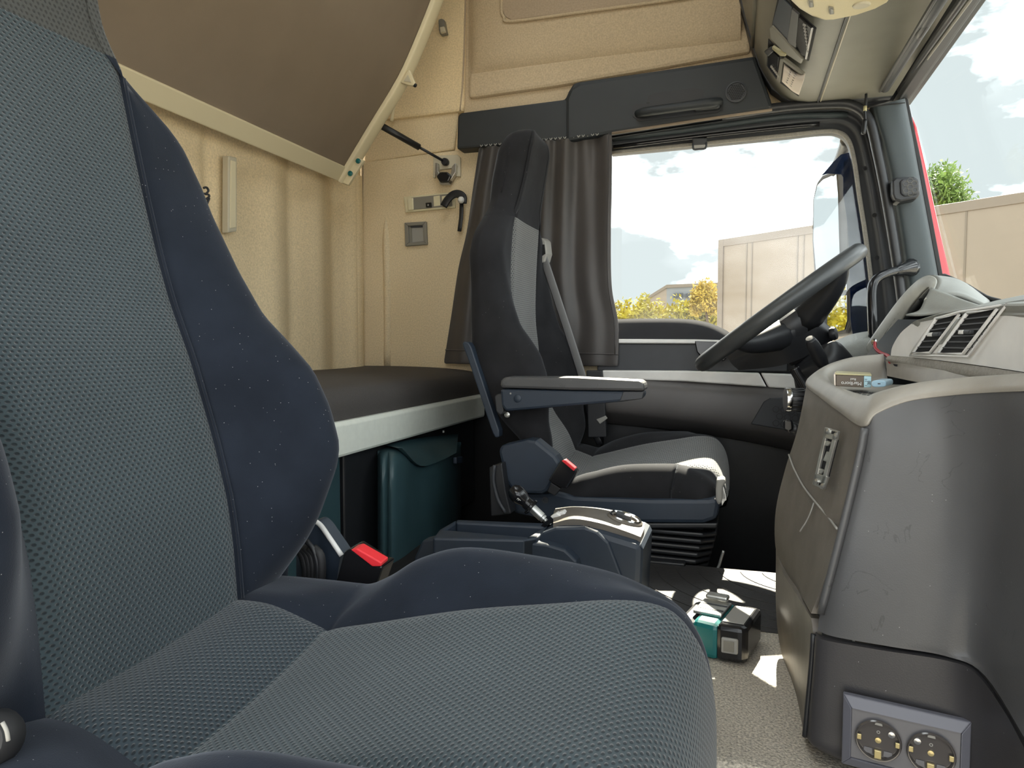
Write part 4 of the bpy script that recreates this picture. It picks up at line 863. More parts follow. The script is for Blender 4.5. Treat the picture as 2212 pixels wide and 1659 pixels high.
prism('vent_surround', [V(*q, .014) for q in [(2082, 676), (2092, 674), (2026, 765), (2012, 764)]], (.008, 0, 0), K['silver'], da, .002)
tube('surround_bead', [V(*q, .013) for q in [(1966, 768), (1980, 742), (2020, 688), (2072, 674), (2160, 660), (2176, 656), (2150, 690), (2092, 770), (2020, 768), (1966, 768)]], .0016, K['silver'], da, 1, 6)
prism('vent_slider', [V(*q, .018) for q in [(2066, 688), (2076, 684), (2034, 744), (2025, 744)]], (.004, 0, 0), K['steel'], da, .001)
# foam band and shelf below the vents
patch('foam_band', [[V(1920, 768, .0), V(1975, 773), V(2085, 787), V(2215, 806), V(2290, 818)], [V(1914, 775, .008), V(1975, 784, .008), V(2085, 800, .008), V(2215, 822, .008), V(2290, 834, .008)], [V(1920, 783, .004), V(1975, 795, .004), V(2085, 812, .004), V(2215, 838, .004), V(2290, 852, .004)], [V(1922, 790, -.02), V(1975, 800, -.02), V(2085, 818, -.02), V(2215, 844, -.02), V(2290, 860, -.02)]], K['foam'], da, .015, 5, away=(1, 0, 0))
# dash top running to the windshield, and the driver-side end
patch('dash_top', [[Vector((.33, y, .545)) for y in (.2, .7, 1.0, 1.3)], [Vector((.45, y, .57)) for y in (.2, .7, 1.0, 1.3)], [Vector((.58, y, .55)) for y in (.2, .7, 1.0, 1.3)]], K['dash'], da, .02, 4, away=(0, 0, -1))
patch('dash_top', [[Vector((.42, y, .555)) for y in (1.28, 1.6, 1.9, 2.15)], [Vector((.50, y, .565)) for y in (1.28, 1.6, 1.9, 2.15)], [Vector((.59, y, .54)) for y in (1.28, 1.6, 1.9, 2.15)]], K['dash'], da, .02, 4, away=(0, 0, -1))
patch('driver_side_shelf', R([[(1800, 738, 2.12), (1840, 722, 2.12), (1885, 715, 2.12), (1920, 720, 2.12)], [(1795, 762, 2.0), (1830, 748, 2.0), (1868, 735, 2.0), (1900, 735, 2.0)], [(1790, 800, 1.98), (1830, 800, 1.98), (1866, 800, 1.98), (1900, 800, 1.98)]]), K['dash'], da, .03, 4, away=(.5, .3, -1))
patch('passenger_dash', [[Vector((x, y, z)) for y in (.14, .4, .65, .84)] for x, z in ((.36, .55), (.335, .52), (.33, .46), (.345, .42), (.40, .36), (.43, .20), (.46, .02), (.50, -.2))], K['dash'], da, .02, 4, away=(1, 0, -.2))
box('dash_carcass', (.40, .2, .05), (.60, 2.15, .44), K['black'], da)
tube('shade_edge', [P(u, v, Y=1.62 - .05 * i) for i, (u, v) in enumerate([(2038, 597), (2060, 604), (2090, 622), (2130, 642), (2160, 652)])], [.006, .004, .007, .004, .005], K['rubber'], da, 3, 7)
lathe('bay_socket', [(.0035, 0), (.0065, .002), (.0055, .004), (.0, .002)], P(1890, 739, Y=1.50), (-1, -.6, .3), K['chrome'], da, 12)
wi = tag(tube('loose_wire', [P(u, v, Y=y) for u, v, y in [(1890, 740, 1.49), (1891, 752, 1.46), (1902, 762, 1.42), (1915, 767, 1.37), (1921, 773, 1.33), (1923, 782, 1.31)]], .0030, K['wire'], None, 5, 8), 'loose red wire hanging out of the empty instrument bay', 'wire')
# grab handle at the pillar foot
ph = thing('grab_bar', 'glossy black bent grab handle at the foot of the roof pillar', 'handle', P(1886, 715, Y=2.06))
tube('handle_tube', [P(u, v, Y=y) for u, v, y in [(1886, 730, 2.02), (1884, 680, 2.02), (1883, 630, 2.03), (1890, 606, 2.04), (1912, 592, 2.06), (1940, 584, 2.09)]], .0115, K['gloss'], ph, 6, 14)
tube('handle_foot', [P(u, v, Y=y) for u, v, y in [(1930, 588, 2.08), (1950, 582, 2.10), (1968, 578, 2.13)]], [.011, .016, .024], K['gloss'], ph, 4, 14)
tw = thing('pillar_tweeter', 'black rounded tweeter with hexagon grille on the roof pillar', 'speaker', P(1958, 408, Y=2.13))
pp('tweeter_body', [(1926, 390), (1934, 383), (1975, 381), (1986, 386), (1988, 400), (1988, 420), (1980, 430), (1945, 436), (1932, 432), (1927, 420)], K['black'], tw, Y=2.098, d=(0, .06, 0), bw=.010)
pp('tweeter_face', [(1944, 392), (1950, 386), (1978, 384), (1986, 390), (1987, 414), (1980, 420), (1954, 424), (1946, 418)], K['dark'], tw, Y=2.092, d=(0, .01, 0), bw=.004)
for i, (x, y) in enumerate([(1966, 404), (1957, 397), (1975, 396), (1957, 412), (1976, 411), (1966, 390), (1967, 418)]):
    lathe('hexagon_cell', [(.0072, 0), (.0072, .0012), (.0066, .0012), (.0066, .0002)], P(x, y, Y=2.0918), (0, -1, 0), K['switch'], tw, 6, False)
# ================================================================== CENTRE CONSOLE
cc = thing('centre_console', 'scuffed grey centre console with a tray on top and dusty rear panel', 'console', (.2, 1.0, 0))
patch('side_cover', R([
    [(1868, 925, .873), (1893, 893, .868), (1960, 866, .862), (2050, 853, .84), (2140, 847, .80), (2240, 843, .73)],
    [(1857, 985, .872), (1887, 972, .863), (1960, 955, .853), (2060, 940, .835), (2150, 925, .795), (2240, 915, .715)],
    [(1830, 1100, .87), (1864, 1098, .86), (1960, 1095, .848), (2060, 1090, .832), (2150, 1080, .795), (2240, 1070, .70)],
    [(1801, 1215, .87), (1838, 1218, .858), (1950, 1222, .845), (2060, 1225, .832), (2145, 1235, .80), (2240, 1240, .69)],
    [(1772, 1325, .87), (1815, 1338, .857), (1940, 1362, .843), (2045, 1382, .832), (2125, 1410, .81), (2240, 1460, .68)],
    [(1766, 1362, .868), (1805, 1376, .857), (1930, 1398, .843), (2045, 1418, .832), (2128, 1460, .80), (2240, 1640, .685)]]), K['consol'], cc, .012, 6, away=(.3, 1, 0))
patch('kick_panel', R([
    [(1758, 1372, .872), (1776, 1382, .856), (1900, 1404, .843), (2040, 1426, .83), (2105, 1452, .81), (2165, 1530, .77), (2215, 1620, .73)],
    [(1752, 1450, .872), (1772, 1458, .856), (1900, 1475, .843), (2040, 1492, .83), (2110, 1510, .81), (2170, 1580, .77), (2220, 1660, .73)],
    [(1742, 1560, .872), (1764, 1570, .856), (1900, 1590, .843), (2040, 1605, .83), (2115, 1620, .81), (2175, 1660, .77), (2225, 1720, .73)],
    [(1742, 1592, .874), (1768, 1618, .858), (1890, 1668, .846), (2040, 1700, .835), (2120, 1720, .815), (2180, 1740, .78), (2230, 1760, .74)],
    [(1765, 1590, .90), (1790, 1612, .885), (1900, 1655, .875), (2040, 1690, .865), (2120, 1705, .85), (2180, 1722, .82), (2230, 1740, .78)]]), K['kick'], cc, .012, 5, away=(.3, 1, 0))
tube('kick_edge', R([[(1757, 1370, .870), (1751, 1450, .870), (1741, 1560, .870), (1738, 1590, .872)]])[0], .003, K['black'], cc)
patch('rear_panel', R([
    [(1742, 832, 1.25), (1775, 860, 1.12), (1815, 890, .98), (1864, 922, .878)],
    [(1722, 930, 1.22), (1760, 945, 1.10), (1805, 962, .97), (1856, 988, .874)],
    [(1697, 1010, 1.20), (1737, 1030, 1.08), (1787, 1050, .96), (1838, 1075, .872)],
    [(1676, 1100, 1.18), (1720, 1120, 1.07), (1768, 1140, .955), (1812, 1160, .872)],
    [(1675, 1180, 1.18), (1706, 1200, 1.07), (1748, 1220, .96), (1786, 1240, .872)],
    [(1692, 1235, 1.16), (1712, 1262, 1.05), (1732, 1290, .96), (1752, 1325, .875)]]), K['consold'], cc, .010, 6, away=(1, .1, 0))
tube('rear_panel_seam', R([[(1704, 982, 1.19), (1714, 1010, 1.145), (1735, 1050, 1.065), (1762, 1085, .985), (1790, 1118, .93), (1808, 1142, .868)]])[0], .0014, K['grey'], cc)
tube('rear_panel_seam', R([[(1758, 1086, .985), (1752, 1104, .98), (1742, 1126, .985), (1728, 1148, .99)]])[0], .0009, K['grey'], cc)
tube('side_trim_edge', R([[(1868, 925, .870), (1857, 985, .868), (1830, 1100, .866), (1801, 1215, .866), (1772, 1325, .866)]])[0], .0045, K['consol'], cc)
patch('rear_lower_panel', R([
    [(1676, 1186, 1.20), (1692, 1238, 1.10), (1713, 1272, 1.0), (1752, 1335, .888)],
    [(1676, 1310, 1.20), (1697, 1330, 1.10), (1722, 1345, 1.0), (1756, 1366, .882)],
    [(1684, 1390, 1.18), (1705, 1400, 1.08), (1727, 1410, .98), (1752, 1424, .880)],
    [(1706, 1480, 1.12), (1720, 1488, 1.04), (1733, 1494, .95), (1746, 1500, .878)],
    [(1732, 1590, 1.0), (1736, 1592, .95), (1738, 1594, .91), (1740, 1596, .878)]]), K['consold'], cc, .010, 5, away=(1, .1, 0))
box('core', (.17, .90, .03), (.40, 1.15, .40), K['void'], cc)
for u, v in ((1842, 1390),):
    pp('clip', [(u, v - 6), (u + 5, v - 6), (u + 5, v + 4), (u, v + 4)], K['grey'], cc, Y=.862, d=(0, .004, 0), bw=0)
# tray on top
outl = [(1745, 838, 1.25), (1742, 827, 1.27), (1762, 812, 1.30), (1795, 796, 1.33), (1845, 783, 1.35), (1905, 777, 1.36)]
nose_o = R([[(1905, 776, 1.36), (1845, 782, 1.35), (1795, 795, 1.33), (1758, 813, 1.29), (1742, 832, 1.25), (1775, 860, 1.12), (1815, 890, .98), (1864, 922, .878), (1893, 895, .868), (1960, 868, .862), (2050, 855, .84), (2140, 848, .80), (2240, 844, .73)]])[0]
nose_i = R([[(1910, 782, 1.34), (1850, 788, 1.325), (1812, 798, 1.30), (1792, 808, 1.27), (1786, 818, 1.22), (1806, 834, 1.12), (1838, 848, 1.02), (1872, 857, .94), (1892, 854, .925), (1956, 842, .90), (2053, 831, .87), (2140, 827, .83), (2240, 824, .76)]])[0]
nose_m = [a.lerp(b, .55) + Vector((0, 0, .010)) for a, b in zip(nose_o, nose_i)]
nose_q = [a.lerp(b, .15) + Vector((0, 0, .004)) for a, b in zip(nose_o, nose_i)]
nose_q = [p - Vector((.002, .002, 0)) for p in nose_q]
zin = [Vector((p.x + .006, p.y + (.006 if i > 6 else -.004), .424)) for i, p in enumerate(nose_i)]
patch('tray_rim', [nose_o, nose_q, nose_m, nose_i, zin], K['traypl'], cc, .003, 5)
ft = [Vector((p.x, p.y, .4235)) for p in nose_i]
prism('tray_floor', ft + [Vector((.36, .78, .4235)), Vector((.33, 1.32, .4235))], (0, 0, -.006), K['traypl'], cc, 0)
patch('tray_back_wall', R([[(1912, 779, 1.34), (1970, 789, 1.21), (2085, 808, 1.05), (2215, 834, .91)], [(1914, 786, 1.335), (1972, 798, 1.205), (2087, 817, 1.04), (2217, 842, .90)], [(1916, 812, 1.32), (1974, 824, 1.19), (2090, 845, 1.02), (2220, 870, .88)]]), K['traypl'], cc, .006, 5, away=(1, .3, 0))
for u, v in ((1936, 788), (2112, 817)):
    prism('rim_slot', [toward(P(a, b, Y=VY(u) - .01), .006) for a, b in [(u - 7, v - 2), (u + 10, v), (u + 12, v + 5), (u - 3, v + 3)]], (0, .003, 0), K['void'], cc, 0)
for i in range(9):
    for j in range(4):
        p = Vector((.165 + j * .014 - i * .004, .98 + i * .015, .424)); prism('mat_dimple', ell(p, (.0028, 0, 0), (0, .0028, 0), 6), (0, 0, .0006), K['dark'], cc, 0)
# cigarette pack and lighter in the tray
cp = thing('cigarette_pack', 'brown cigarette pack lying upside down in the console tray', 'pack', P(1843, 837, Y=1.08))
YP = 1.08
f4 = [(1806, 810), (1866, 812), (1866, 837), (1806, 834)]
dv = Vector((.012, .085, 0))
prism('pack_body', [P(*q, Y=YP) for q in f4], dv, K['packbrown'], cp, .001)
prism('pack_lid_band', [P(*q, Y=YP - .0003) for q in [(1866, 812), (1882, 813), (1882, 837), (1866, 837)]], dv, K['stamp'], cp, .001)
prism('pack_top_face', [P(*q, Y=YP - .0005) + Vector((0, 0, .0004)) for q in [(1804, 806), (1883, 810), (1883, 813), (1804, 810)]], dv, K['packtop'], cp, .0005)
prism('pack_side', [P(*q, Y=YP) for q in [(1801, 808), (1805, 808), (1805, 834), (1802, 831)]], dv, K['paper'], cp, .0005)
cw = (P(1860, 824, Y=YP) - P(1810, 823, Y=YP)).normalized()
text('brand_lettering', 'Marlboro', .0068, P(1839, 828, Y=YP - .0006), -cw, (0, 0, -1), K['white'], cp)
text('brand_lettering', 'Red', .0045, P(1843, 819, Y=YP - .0006), -cw, (0, 0, -1), K['white'], cp)
text('stamp_number', '20', .0055, P(1877.5, 827, Y=YP - .001), (0, 0, 1), -cw, K['ink'], cp)
for v in (819, 823, 832): prism('stamp_line', [P(1868, v, Y=YP - .0006), P(1873, v, Y=YP - .0006), P(1873, v + 1, Y=YP - .0006), P(1868, v + 1, Y=YP - .0006)], (0, .0003, 0), K['ink'], cp, 0)
li = thing('lighter', 'pale blue disposable lighter end beside the cigarette pack', 'lighter', P(1898, 837, Y=1.1))
lp = [P(1898 + 16 * math.copysign(abs(math.cos(a)) ** .5, math.cos(a)), 829 + 7.5 * math.copysign(abs(math.sin(a)) ** .7, math.sin(a)), Y=1.06) for a in [2 * math.pi * i / 24 for i in range(24)]]
prism('lighter_body', lp, (.02, .06, 0), K['bluelight'], li, .0015)
pp('lighter_mark', [(1896, 828), (1902, 828), (1902, 830), (1896, 830)], K['ink'], li, Y=1.0595, d=(0, .0004, 0), bw=0)
# zinc bracket screwed on the rear panel
mb = thing('radio_bracket', 'slim zinc mounting bracket with open slots on the dusty console panel', 'bracket', P(1788, 990, Y=.93))
RP = (P(1787, 990, Y=.955), (-.86, -.5, .08))
def bq(name, q, m=K['steel'], d=.004, bw=.0008, lift=.012):
    n_ = Vector(RP[1]).normalized(); return prism(name, [P(u, v, pl=(RP[0] + n_ * lift, RP[1])) for u, v in q], n_ * d, m, mb, bw)
bq('bracket_bar', [(1788, 925), (1794, 925), (1766, 1050), (1761, 1046)]); bq('bracket_bar', [(1808, 930), (1815, 933), (1783, 1058), (1776, 1055)])
bq('bracket_end', [(1787, 923), (1816, 932), (1811, 952), (1784, 946)]); bq('bracket_end', [(1768, 1022), (1793, 1030), (1784, 1058), (1760, 1046)])
bq('bracket_backing', [(1786, 945), (1812, 950), (1792, 1030), (1768, 1024)], K['void'], .001, 0, .0105)
bq('bracket_web', [(1788, 975), (1800, 978), (1794, 1000), (1780, 995)], K['steel'], .002)
for q in ((1788, 958), (1773, 1018)): bq('bracket_tab', [(q[0] - 6, q[1] - 3), (q[0] + 4, q[1] - 6), (q[0] + 12, q[1] - 2), (q[0] + 4, q[1] + 6), (q[0] - 4, q[1] + 5)], K['steel'], .003)
for q in ((1790, 932), (1806, 942), (1765, 1040), (1779, 1050)): 
    n_ = Vector(RP[1]).normalized(); lathe('bracket_screw', [(.0035, .0), (.0035, .002), (.0015, .003), (.0, .003)], P(*q, pl=(RP[0] + n_ * .016, RP[1])), n_, K['steel'], mb, 10)
for q in ((1799, 934), (1772, 1045)): bq('bracket_hole', [(q[0] - 2, q[1] - 3), (q[0] + 3, q[1] - 2), (q[0] + 2, q[1] + 4), (q[0] - 3, q[1] + 3)], K['void'], .0005, 0, .0165)
# rotary knob and key at the far side of the console
kn = thing('light_knob', 'black ribbed rotary knob with chrome rim behind the console', 'knob', P(1722, 865, Y=1.30))
c_ = P(1736, 864, Y=1.30)
lathe('knob_rim', [(.0, .030), (.020, .030), (.021, .026), (.0205, .022)], c_, (-1, -.15, 0), K['chrome'], kn, 24)
lathe('knob_body', [(.018, -.004), (.019, .0), (.019, .024), (.017, .0265), (.0, .0265)], c_, (-1, -.15, 0), K['black'], kn, 24)
for k in range(14):
    a = 2 * math.pi * k / 14; r_ = Vector((0, math.cos(a), math.sin(a))) * .019
    tube('knob_rib', [c_ + r_ + Vector((0, 0, 0)), c_ + r_ + Vector((-.022, -.003, 0))], .0016, K['black'], kn, 1, 6)
ky = thing('ignition_key', 'glossy black ignition key sticking out behind the console', 'key', P(1700, 920, Y=1.28))
pp('key_head', [(1692, 910), (1700, 906), (1712, 908), (1714, 928), (1704, 934), (1692, 928)], K['gloss'], ky, Y=1.27, d=(0, .012, 0), bw=.003)
tube('key_barrel', [P(1708, 924, Y=1.285), P(1730, 930, Y=1.285)], .010, K['black'], ky, 1, 12)
# double mains socket on the kick panel
so = thing('double_socket', 'grey double mains socket plate on the kick panel', 'socket', P(1960, 1570, Y=.835))
e0, e1, e2 = P(1822, 1492, Y=.842), P(2097, 1553, Y=.822), P(1824, 1640, Y=.842)
ex = (e1 - e0); eyv = Vector((0, 0, -1)) * .079; nx = ex.normalized().cross(Vector((0, 0, 1))).normalized()
if nx.y > 0: nx = -nx
def sq(a, b, h): return e0 + ex * a + eyv * b + nx * h
H = .014
def bar(o1, o2, i1, i2): 
    add_ = [sq(*o1, 0), sq(*o2, 0), sq(*o2, H * .55), sq(*i2, H), sq(*i1, H), sq(*o1, H * .55), sq(*i1, 0), sq(*i2, 0)]
    return fixn(add('frame_bar', add_, [[0, 1, 2, 5], [5, 2, 3, 4], [4, 3, 7, 6], [0, 6, 7, 1], [0, 5, 4, 6], [1, 7, 3, 2]], K['frame'], so, False))
for a in (((0, 0), (1, 0), (.075, .15), (.925, .15)), ((1, 0), (1, 1), (.925, .15), (.925, .85)), ((1, 1), (0, 1), (.925, .85), (.075, .85)), ((0, 1), (0, 0), (.075, .85), (.075, .15))): bev(bar(*a), .0012)
prism('insert_plate', [sq(.075, .15, H * .8), sq(.925, .15, H * .8), sq(.925, .85, H * .8), sq(.075, .85, H * .8)], -nx * .006, K['sockin'], so, .0006)
ux = ex.normalized()
for i, a in enumerate((.295, .705)):
    cS = sq(a, .5, H * .8)
    cup = lathe('socket_cup', [(.0225, .0), (.0215, .0016), (.0205, .0014), (.0198, -.0005), (.0195, -.004), (.0, -.0045)], cS + nx * .0045, nx, K['cup'], so, 36, False)
    q = lambda x, y, h: cS + ux * x + Vector((0, 0, 1)) * y + nx * h
    for x in (-.0185, .0185): 
        prism('earth_spring', [q(x - .0025, -.003, .003), q(x + .0025, -.003, .003), q(x + .0025, .003, .003), q(x - .0025, .003, .003)], nx * .002, K['brass'], cup, .0006)
    lathe('centre_rivet', [(.0032, .0), (.003, .0012), (.0, .0015)], q(0, -.001, .0004), nx, K['brass'], cup, 14)
    lathe('pilot_ring', [(.0018, 0), (.0018, .0006), (.001, .0006), (.001, 0)], q(0, .008, .0005), nx, K['grey'], cup, 12, False)
    lathe('cup_screw', [(.0034, .0), (.0034, .0015), (.0, .0018)], q(.0125 if i == 0 else -.0125, .0085, .0005), nx, K['chrome'], cup, 12)
    prism('top_key', [q(-.004, .0165, .001), q(.004, .0165, .001), q(.003, .0205, .001), q(-.003, .0205, .001)], nx * .003, K['grey'], cup, .0006)
    prism('bottom_key', [q(-.0035, -.020, .001), q(.0035, -.020, .001), q(.0035, -.011, .001), q(-.0035, -.011, .001)], nx * .003, K['brass'], cup, .0006)
    for x in (-.0095, .0095): prism('cup_step', [q(x - .0045, -.017, .0006), q(x + .0045, -.017, .0006), q(x + .004, -.011, .0006), q(x - .004, -.011, .0006)], nx * .0012, K['sockin'], cup, .0004)
# power-tool battery on the tunnel floor
bt = thing('tool_battery', 'teal and black power-tool battery standing on the tunnel floor', 'battery', P(1560, 1415, Z=0))
bo_ = P(1510, 1419, Z=0); ang = math.radians(-14); bx = Vector((math.cos(ang), math.sin(ang) , 0)); by = Vector((-bx.y, bx.x, 0))
def bb(x, y, z): return bo_ + bx * x + by * y + Vector((0, 0, z))
HB = .060
prism('teal_shell', [bb(-.012, .0, .001), bb(.030, -.004, .001), bb(.030, .11, .001), bb(-.012, .11, .001)], (0, 0, HB - .004), K['teal'], bt, .008)
prism('black_shell', [bb(.027, -.005, .003), bb(.066, .0, .003), bb(.072, .012, .003), bb(.072, .105, .003), bb(.027, .108, .003)], (0, 0, HB - .004), K['gloss'], bt, .007)
prism('dark_shell', [bb(-.038, .006, .002), bb(-.010, .002, .002), bb(-.010, .11, .002), bb(-.038, .105, .002)], (0, 0, HB - .010), K['black'], bt, .008)
prism('release_latch', [bb(.036, -.008, .018), bb(.060, -.004, .018), bb(.060, -.004, .042), bb(.036, -.008, .042)], by * .006, K['grey'], bt, .002)
prism('latch_window', [bb(.040, -.0092, .022), bb(.055, -.0068, .022), bb(.055, -.0068, .038), bb(.040, -.0092, .038)], by * .002, K['switch'], bt, .0005)
prism('terminal_rail', [bb(-.02, .03, HB - .004), bb(.026, .03, HB - .004), bb(.026, .095, HB - .004), bb(-.02, .095, HB - .004)], (0, 0, .006), K['steel'], bt, .002)
for y in (.045, .068): prism('terminal_groove', [bb(-.018, y, HB + .0021), bb(.024, y, HB + .0021), bb(.024, y + .005, HB + .0021), bb(-.018, y + .005, HB + .0021)], (0, 0, .0006), K['dark'], bt, 0)
prism('top_label', [bb(.032, .012, HB - .0008), bb(.064, .016, HB - .0008), bb(.064, .09, HB - .0008), bb(.032, .09, HB - .0008)], (0, 0, .0014), K['grey'], bt, .001)
prism('terminal_block', [bb(-.016, .085, HB + .004), bb(.02, .085, HB + .004), bb(.02, .105, HB + .004), bb(-.016, .105, HB + .004)], (0, 0, .008), K['steel'], bt, .003)
# ================================================================== OVERHEAD CONSOLE
oh = thing('overhead_console', 'grey overhead console with open radio bays above the windshield', 'console', (.2, 1.2, 1.15))
pr = [(-.02, 1.62), (-.005, 1.47), (.022, 1.36), (.05, 1.27), (.085, 1.205), (.125, 1.168), (.165, 1.155), (.20, 1.152), (.30, 1.152), (.385, 1.152)]
YE = 2.14
patch('console_body', [[Vector((x, y, z)) for x, z in pr] for y in (YE, 1.6, 1.0, .3)], K['over'], oh, .02, 4, away=(.2, 0, 1))
prism('end_cap', [(x - (.004 if i < 5 else 0), YE, z - .003) for i, (x, z) in enumerate(pr)] + [(.385, YE, 1.62)], (0, .05, 0), K['dark'], oh, .004)
tube('panel_seam', [(.20, YE, 1.1495), (.20, .4, 1.1495)], .0022, K['dark'], oh, 1, 6); tube('panel_seam', [(.207, YE, 1.1505), (.207, .4, 1.1505)], .0016, K['beigeplas'], oh, 1, 6)
tube('body_crease', [(.03, YE, 1.325), (.028, 1.5, 1.325), (.028, .6, 1.325)], .006, K['over'], oh, 1, 8)
def face_pl(): return ((.085, 0, 1.205), (-.75, 0, -.66))
def fq(name, q, m, d=.003, bw=.0006, lift=.004, par=oh):
    n_ = Vector(face_pl()[1]).normalized(); return prism(name, [P(u, v, pl=(Vector(face_pl()[0]) + n_ * lift, n_)) for u, v in q], n_ * d, m, par, bw)
b1_ = fq('radio_bay', [(1687, -30), (1669, 52), (1703, 89), (1737, 125), (1748, 130), (1764, 60), (1714, 16), (1700, -30)], K['void'], .002, 0, .016)
fq('bay_divider', [(1714, 16), (1728, 28), (1722, 100), (1703, 89)], K['consol'], .004, .0005, .018, b1_)
fq('bay_side', [(1687, -10), (1712, 14), (1702, 88), (1669, 52)], K['bluegrey'], .002, .0005, .018, b1_)
fq('radio_face', [(1729, 34), (1756, 58), (1744, 120), (1734, 116), (1722, 88)], K['gloss'], .004, .0005, .018, b1_)
for k in range(9):
    fq('radio_contact', [(1736 + k * 1.2, 50 + k * 7), (1742 + k * .6, 54 + k * 7), (1741 + k * .6, 57 + k * 7), (1735 + k * 1.2, 53 + k * 7)], K['grey'], .002, 0, .0225, b1_)
fq('bay_lip', [(1757, 56), (1764, 61), (1748, 130), (1742, 126)], K['void'], .003, 0, .019, b1_)
fq('bay_lip', [(1756, 58), (1759, 59), (1745, 126), (1742, 124)], K['silver'], .004, 0, .020, b1_)
fq('bay_shelf', [(1666, 56), (1672, 52), (1738, 124), (1734, 134), (1700, 112), (1668, 78)], K['over'], .006, .002, .018, b1_)
b2_ = fq('radio_bay', [(1661, 83), (1657, 140), (1681, 174), (1726, 207), (1739, 157), (1696, 122)], K['void'], .002, 0, .016)
fq('radio_face', [(1662, 100), (1684, 122), (1680, 168), (1660, 142)], K['gloss'], .003, .0005, .018, b2_)
fq('bay_divider', [(1689, 124), (1696, 124), (1688, 176), (1680, 172)], K['over'], .005, .0005, .018, b2_)
fq('yellow_clip', [(1672, 97), (1690, 108), (1702, 112), (1700, 118), (1690, 117), (1672, 102)], K['packtop'], .006, .0008, .020, b2_)
fq('black_plug', [(1657, 105), (1668, 98), (1676, 106), (1666, 116)], K['black'], .010, .002, .020, b2_)
for k in range(6): fq('radio_contact', [(1666 + k * 3, 140 + k * 4), (1670 + k * 3, 143 + k * 4), (1669 + k * 3, 147 + k * 4), (1665 + k * 3, 144 + k * 4)], K['grey'], .002, 0, .0215, b2_)
fq('bay_lip', [(1696, 122), (1740, 156), (1738, 162), (1694, 128)], K['over'], .006, .002, .018, b2_)
pa = thing('paper_roll', 'curled strip of note paper with handwriting in the overhead bay', 'paper', fq.__globals__['P'](1712, 175, Y=1.9))
n_ = Vector(face_pl()[1]).normalized(); B0 = Vector(face_pl()[0])
def fp(u, v, h): return P(u, v, pl=(B0 + n_ * h, n_))
patch('paper_sheet', [[fp(1694, 138, .022), fp(1708, 148, .020), fp(1722, 158, .020), fp(1739, 160, .022)], [fp(1692, 155, .034), fp(1705, 162, .034), fp(1719, 172, .034), fp(1735, 177, .034)], [fp(1689, 176, .024), fp(1700, 186, .022), fp(1712, 197, .022), fp(1726, 205, .024)]], K['paper'], pa, .0006, 5)
for r in range(2):
    for k in range(7):
        u0, v0 = 1707 + r * 9 - k * 1.6, 150 + r * 8 + k * 4.5
        tube('handwriting', [fp(u0, v0, .0352), fp(u0 + 3, v0 + 1 + random.random() * 2, .0356), fp(u0 + random.random() * 4, v0 + 3, .0354)], .0004, K['ink'], pa, 2, 4)
dl = thing('dome_lamp', 'oval cream dome lamp with switches under the overhead console', 'lamp', P(1800, 40, Z=1.14))
dq = [(1688, -60), (1692, -20), (1704, 2), (1725, 22), (1752, 38), (1780, 47), (1800, 46), (1850, 36), (1892, 22), (1918, 8), (1930, -8), (1920, -60), (1880, -95), (1780, -105)]
prism('lamp_lens', [P(u, v, Z=1.128) for u, v in dq], (0, 0, .025), K['lamplens'], dl, .008)
for q in ((1752, 10), (1796, 25)):
    prism('lamp_switch', [P(q[0] + a, q[1] + b, Z=1.125) for a, b in ((-6, -9), (4, -7), (6, 6), (-4, 7))], (0, 0, .006), K['switch'], dl, .001)
    prism('switch_rocker', [P(q[0] + a, q[1] + b, Z=1.1235) for a, b in ((-2, -4), (3, -3), (4, 5), (-2, 5))], (0, 0, .003), K['grey'], dl, .0005)
prism('lens_knob', ell(P(1861, 14, Z=1.125), (.016, 0, 0), (0, .014, 0), 20), (0, 0, .006), K['beigeplas'], dl, .003)
# roller blind bar and its pull cord under the overhead console
rb_ = thing('roller_blind', 'dark roller blind bar running along the top of the windshield', 'blind', (.36, 1.3, 1.13))
f0, f1 = P(1912, 190, Y=2.08), P(2030, 0, Y=1.42); dd = (f1 - f0)
tube('blind_bar', [f0, f1 + dd * .6], .012, K['dark'], rb_, 1, 12)
tube('blind_lip', [f0 + Vector((-.012, 0, -.008)), f1 + dd * .6 + Vector((-.012, 0, -.008))], .003, K['consol'], rb_, 1, 8)
hk = P(2000, 45, Y=1.55)
tube('blind_latch', [hk + Vector((.0, .05, -.006)), hk + Vector((-.004, .02, -.014)), hk + Vector((0, -.03, -.010))], .008, K['black'], rb_, 4, 10)
g0_ = f0 + Vector((.045, 0, .012)); 
tube('guide_rail', [g0_, g0_ + dd * 1.6], .007, K['black'], rb_, 1, 8); tube('guide_rail', [g0_ + Vector((.016, 0, .004)), g0_ + Vector((.016, 0, .004)) + dd * 1.6], .004, K['over'], rb_, 1, 8)
pc = thing('pull_cord', 'thin black pull cord hanging beside the roof pillar', 'cord', P(1868, 290, Y=2.1))
tube('cord', [P(u, v, Y=2.10) for u, v in [(1871, 203), (1870, 225), (1868, 240), (1869, 260), (1866, 290)]], .0035, K['black'], pc, 3, 8)
tube('ferrule', [P(u, v, Y=2.10) for u, v in [(1869, 229), (1868.5, 240)]], .0045, K['packtop'], pc, 1, 8)
tube('toggle', [P(u, v, Y=2.10) for u, v in [(1869, 258), (1867, 275), (1865, 290)]], .0055, K['black'], pc, 3, 8)
# ================================================================== OUTSIDE THE CAB
# red body panel seen past the pillar
rp = pp('red_body_pillar', [(1970, 250), (1981, 275), (2003, 372), (2028, 488), (2054, 600), (2058, 640), (2034, 640), (2020, 560), (1996, 440), (1980, 345)], K['redpaint'], None, Y=2.235, d=(.01, .06, 0), bw=.004)
tag(rp, 'red painted outer body strip along the windshield edge', 'body panel')
